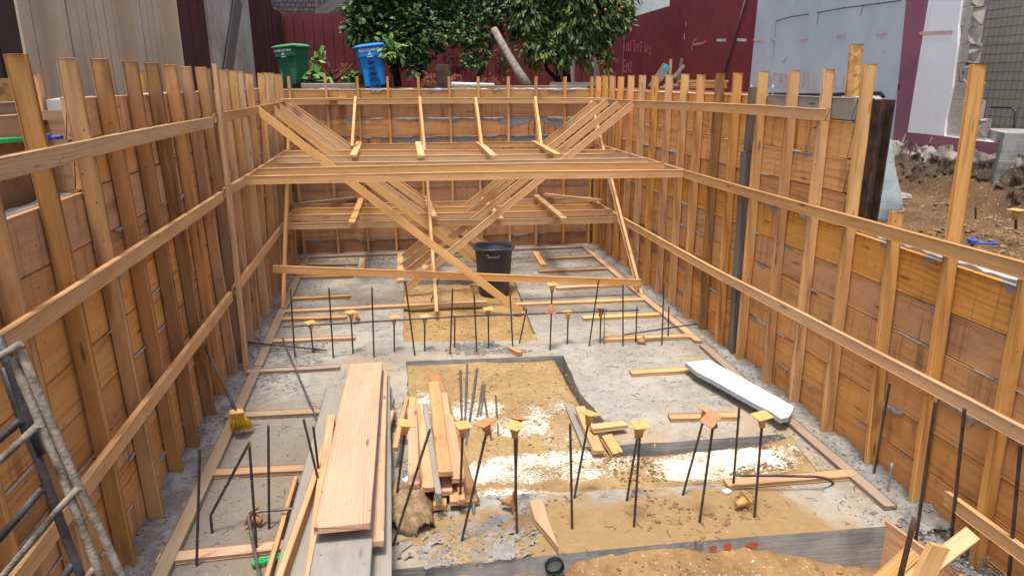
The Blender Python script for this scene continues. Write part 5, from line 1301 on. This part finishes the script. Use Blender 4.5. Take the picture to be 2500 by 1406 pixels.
trunk(t2,[([gy(1160,212,16.2),gy(1185,150,16.2),gy(1205,90,16.2),gy(1208,40,16.2),gy(1215,-40,16.2)],.075,.05),([gy(1206,60,16.2),gy(1160,20,16.2),gy(1130,-20,16.2)],.04,.02),([gy(1190,112,16.1),gy(1240,95,16),gy(1300,78,16)],.02,.01)],BARK)
crown(t2,[cl(1090,40,16.4,60,60,.5),cl(1225,60,16.3,28,45,.3),cl(1110,30,16.5,65,60,.6),cl(1150,70,16.2,60,55,.6),cl(1200,10,16.3,50,60,.6),cl(1165,120,16.0,38,45,.4),cl(1085,80,16.0,40,30,.4),cl(1140,-50,16.4,100,50,.8),cl(1250,-30,16.4,60,40,.5),cl(1150,150,15.9,25,22,.3),cl(1240,130,16.1,16,40,.2)],17000,.095,.28,LEAFM,5)
t3=empty('pruned_trunk',(2.5,15.2,2.4));tag(t3,'bare pale speckled trunk slanting down to the right','tree')
trunk(t3,[([gy(1206,72,15.6),gy(1235,125,15.3),gy(1265,175,15.0),gy(1290,212,14.8)],.075,.105)],BARKL)
t4=empty('peach_tree',(4.4,16,2.4));tag(t4,'peach tree with long drooping leaves and a few orange fruits','tree')
trunk(t4,[([gy(1385,212,16),gy(1385,165,16),gy(1400,125,16),gy(1430,80,16.2),gy(1440,-20,16.2)],.11,.06),([gy(1368,205,16),gy(1335,170,16),gy(1328,140,16),gy(1345,90,16)],.05,.035),([gy(1366,205,16.1),gy(1360,170,16.1),gy(1375,120,16.1)],.045,.03)],BARKD)
crown(t4,[cl(1290,40,16.2,60,55,.6),cl(1350,60,16.3,75,70,.7),cl(1420,50,16.,80,75,.7),cl(1490,30,16.1,60,55,.6),cl(1330,110,15.9,50,38,.4),cl(1400,110,15.9,45,35,.4),cl(1460,95,15.8,45,40,.4),cl(1485,130,15.7,18,28,.2),cl(1400,-50,16.3,150,60,1.),cl(1365,140,15.7,16,24,.2),cl(1270,70,16.,35,30,.3),cl(1520,10,16.1,40,50,.4),cl(1320,130,15.9,40,40,.4),cl(1370,120,15.9,50,50,.4),cl(1440,130,15.8,35,40,.3),cl(1480,155,15.6,14,26,.2),cl(1420,-10,16.,110,50,.7),cl(1290,-10,16.2,80,50,.6),cl(1510,45,15.9,42,40,.4),cl(1275,110,15.9,24,26,.2)],16000,.165,.18,LEAFP,8,droop=.55)
for k,(u,v) in enumerate(((1519,19),(1452,40),(1478,25))):
    bm=bmesh.new();bmesh.ops.create_icosphere(bm,subdivisions=2,radius=.032);link('peach',bm,FRUIT,t4,True,Matrix.Translation(gy(u,v,15.35)))
# broad leaved plants and dry brush behind the wall
def bush(name,label,cls,n,L,w,mat,seed,cat='plant',droop=0.):
    e=empty(name,(cls[0][0],cls[0][1],2.4));tag(e,label,cat);crown(e,cls,n,L,w,mat,seed,droop,'foliage')
bush('squash_plant','broad pale leaves right of the green bin',[cl(768,148,15.6,16,10,.15),cl(775,185,15.4,26,14,.2)],60,.22,.5,LEAFB,2)
bush('squash_plant','broad green leaves left of the blue bin',[cl(862,195,14.6,20,11,.2)],42,.17,.5,LEAFB,9)
bush('young_citrus','bright shoot beside the blue bin lid',[cl(950,125,14.4,20,22,.15)],110,.15,.28,LEAFB,12)
bush('dry_brush','brown dry brush at the foot of the blue bin',[cl(850,180,16.5,38,28,.5)],600,.08,.12,DRY,13,droop=.4)
bush('dry_brush','brown dry brush under the citrus tree',[cl(1070,190,15.5,60,22,.6),cl(1110,160,16.8,40,35,.4)],1500,.08,.12,DRY,14,droop=.4)
bush('dry_brush','hanging dry brush beside the slanting pale trunk',[cl(1225,150,17.2,22,45,.3),cl(1190,195,15.8,50,14,.3),cl(1285,95,16.8,18,40,.2)],1000,.08,.12,DRY,15,droop=.7)
# ================================================================== LIGHT
w=bpy.data.worlds.new('World');S.world=w;w.use_nodes=True;nt=w.node_tree;nt.nodes.clear()
sky=nt.nodes.new('ShaderNodeTexSky');sky.sky_type='NISHITA';sky.sun_disc=False
sd_=V((-.10,-.20,1.)).normalized()
el=math.asin(sd_.z);sky.sun_elevation=el;sky.sun_rotation=math.atan2(sd_.x,sd_.y);sky.air_density=1.;sky.dust_density=4.;sky.ozone_density=1.
bg=nt.nodes.new('ShaderNodeBackground');bg.inputs[1].default_value=.15;ou=nt.nodes.new('ShaderNodeOutputWorld')
nt.links.new(sky.outputs[0],bg.inputs[0]);nt.links.new(bg.outputs[0],ou.inputs[0])
su=bpy.data.lights.new('sun','SUN');su.energy=2.2;su.angle=math.radians(10);su.color=(1,.965,.91)
so=bpy.data.objects.new('sun',su);COL.objects.link(so);so.rotation_euler=(-sd_).to_track_quat('-Z','Y').to_euler()
S.view_settings.view_transform='Standard';S.view_settings.look='None';S.view_settings.exposure=.69;S.view_settings.gamma=1
S.render.engine='CYCLES'
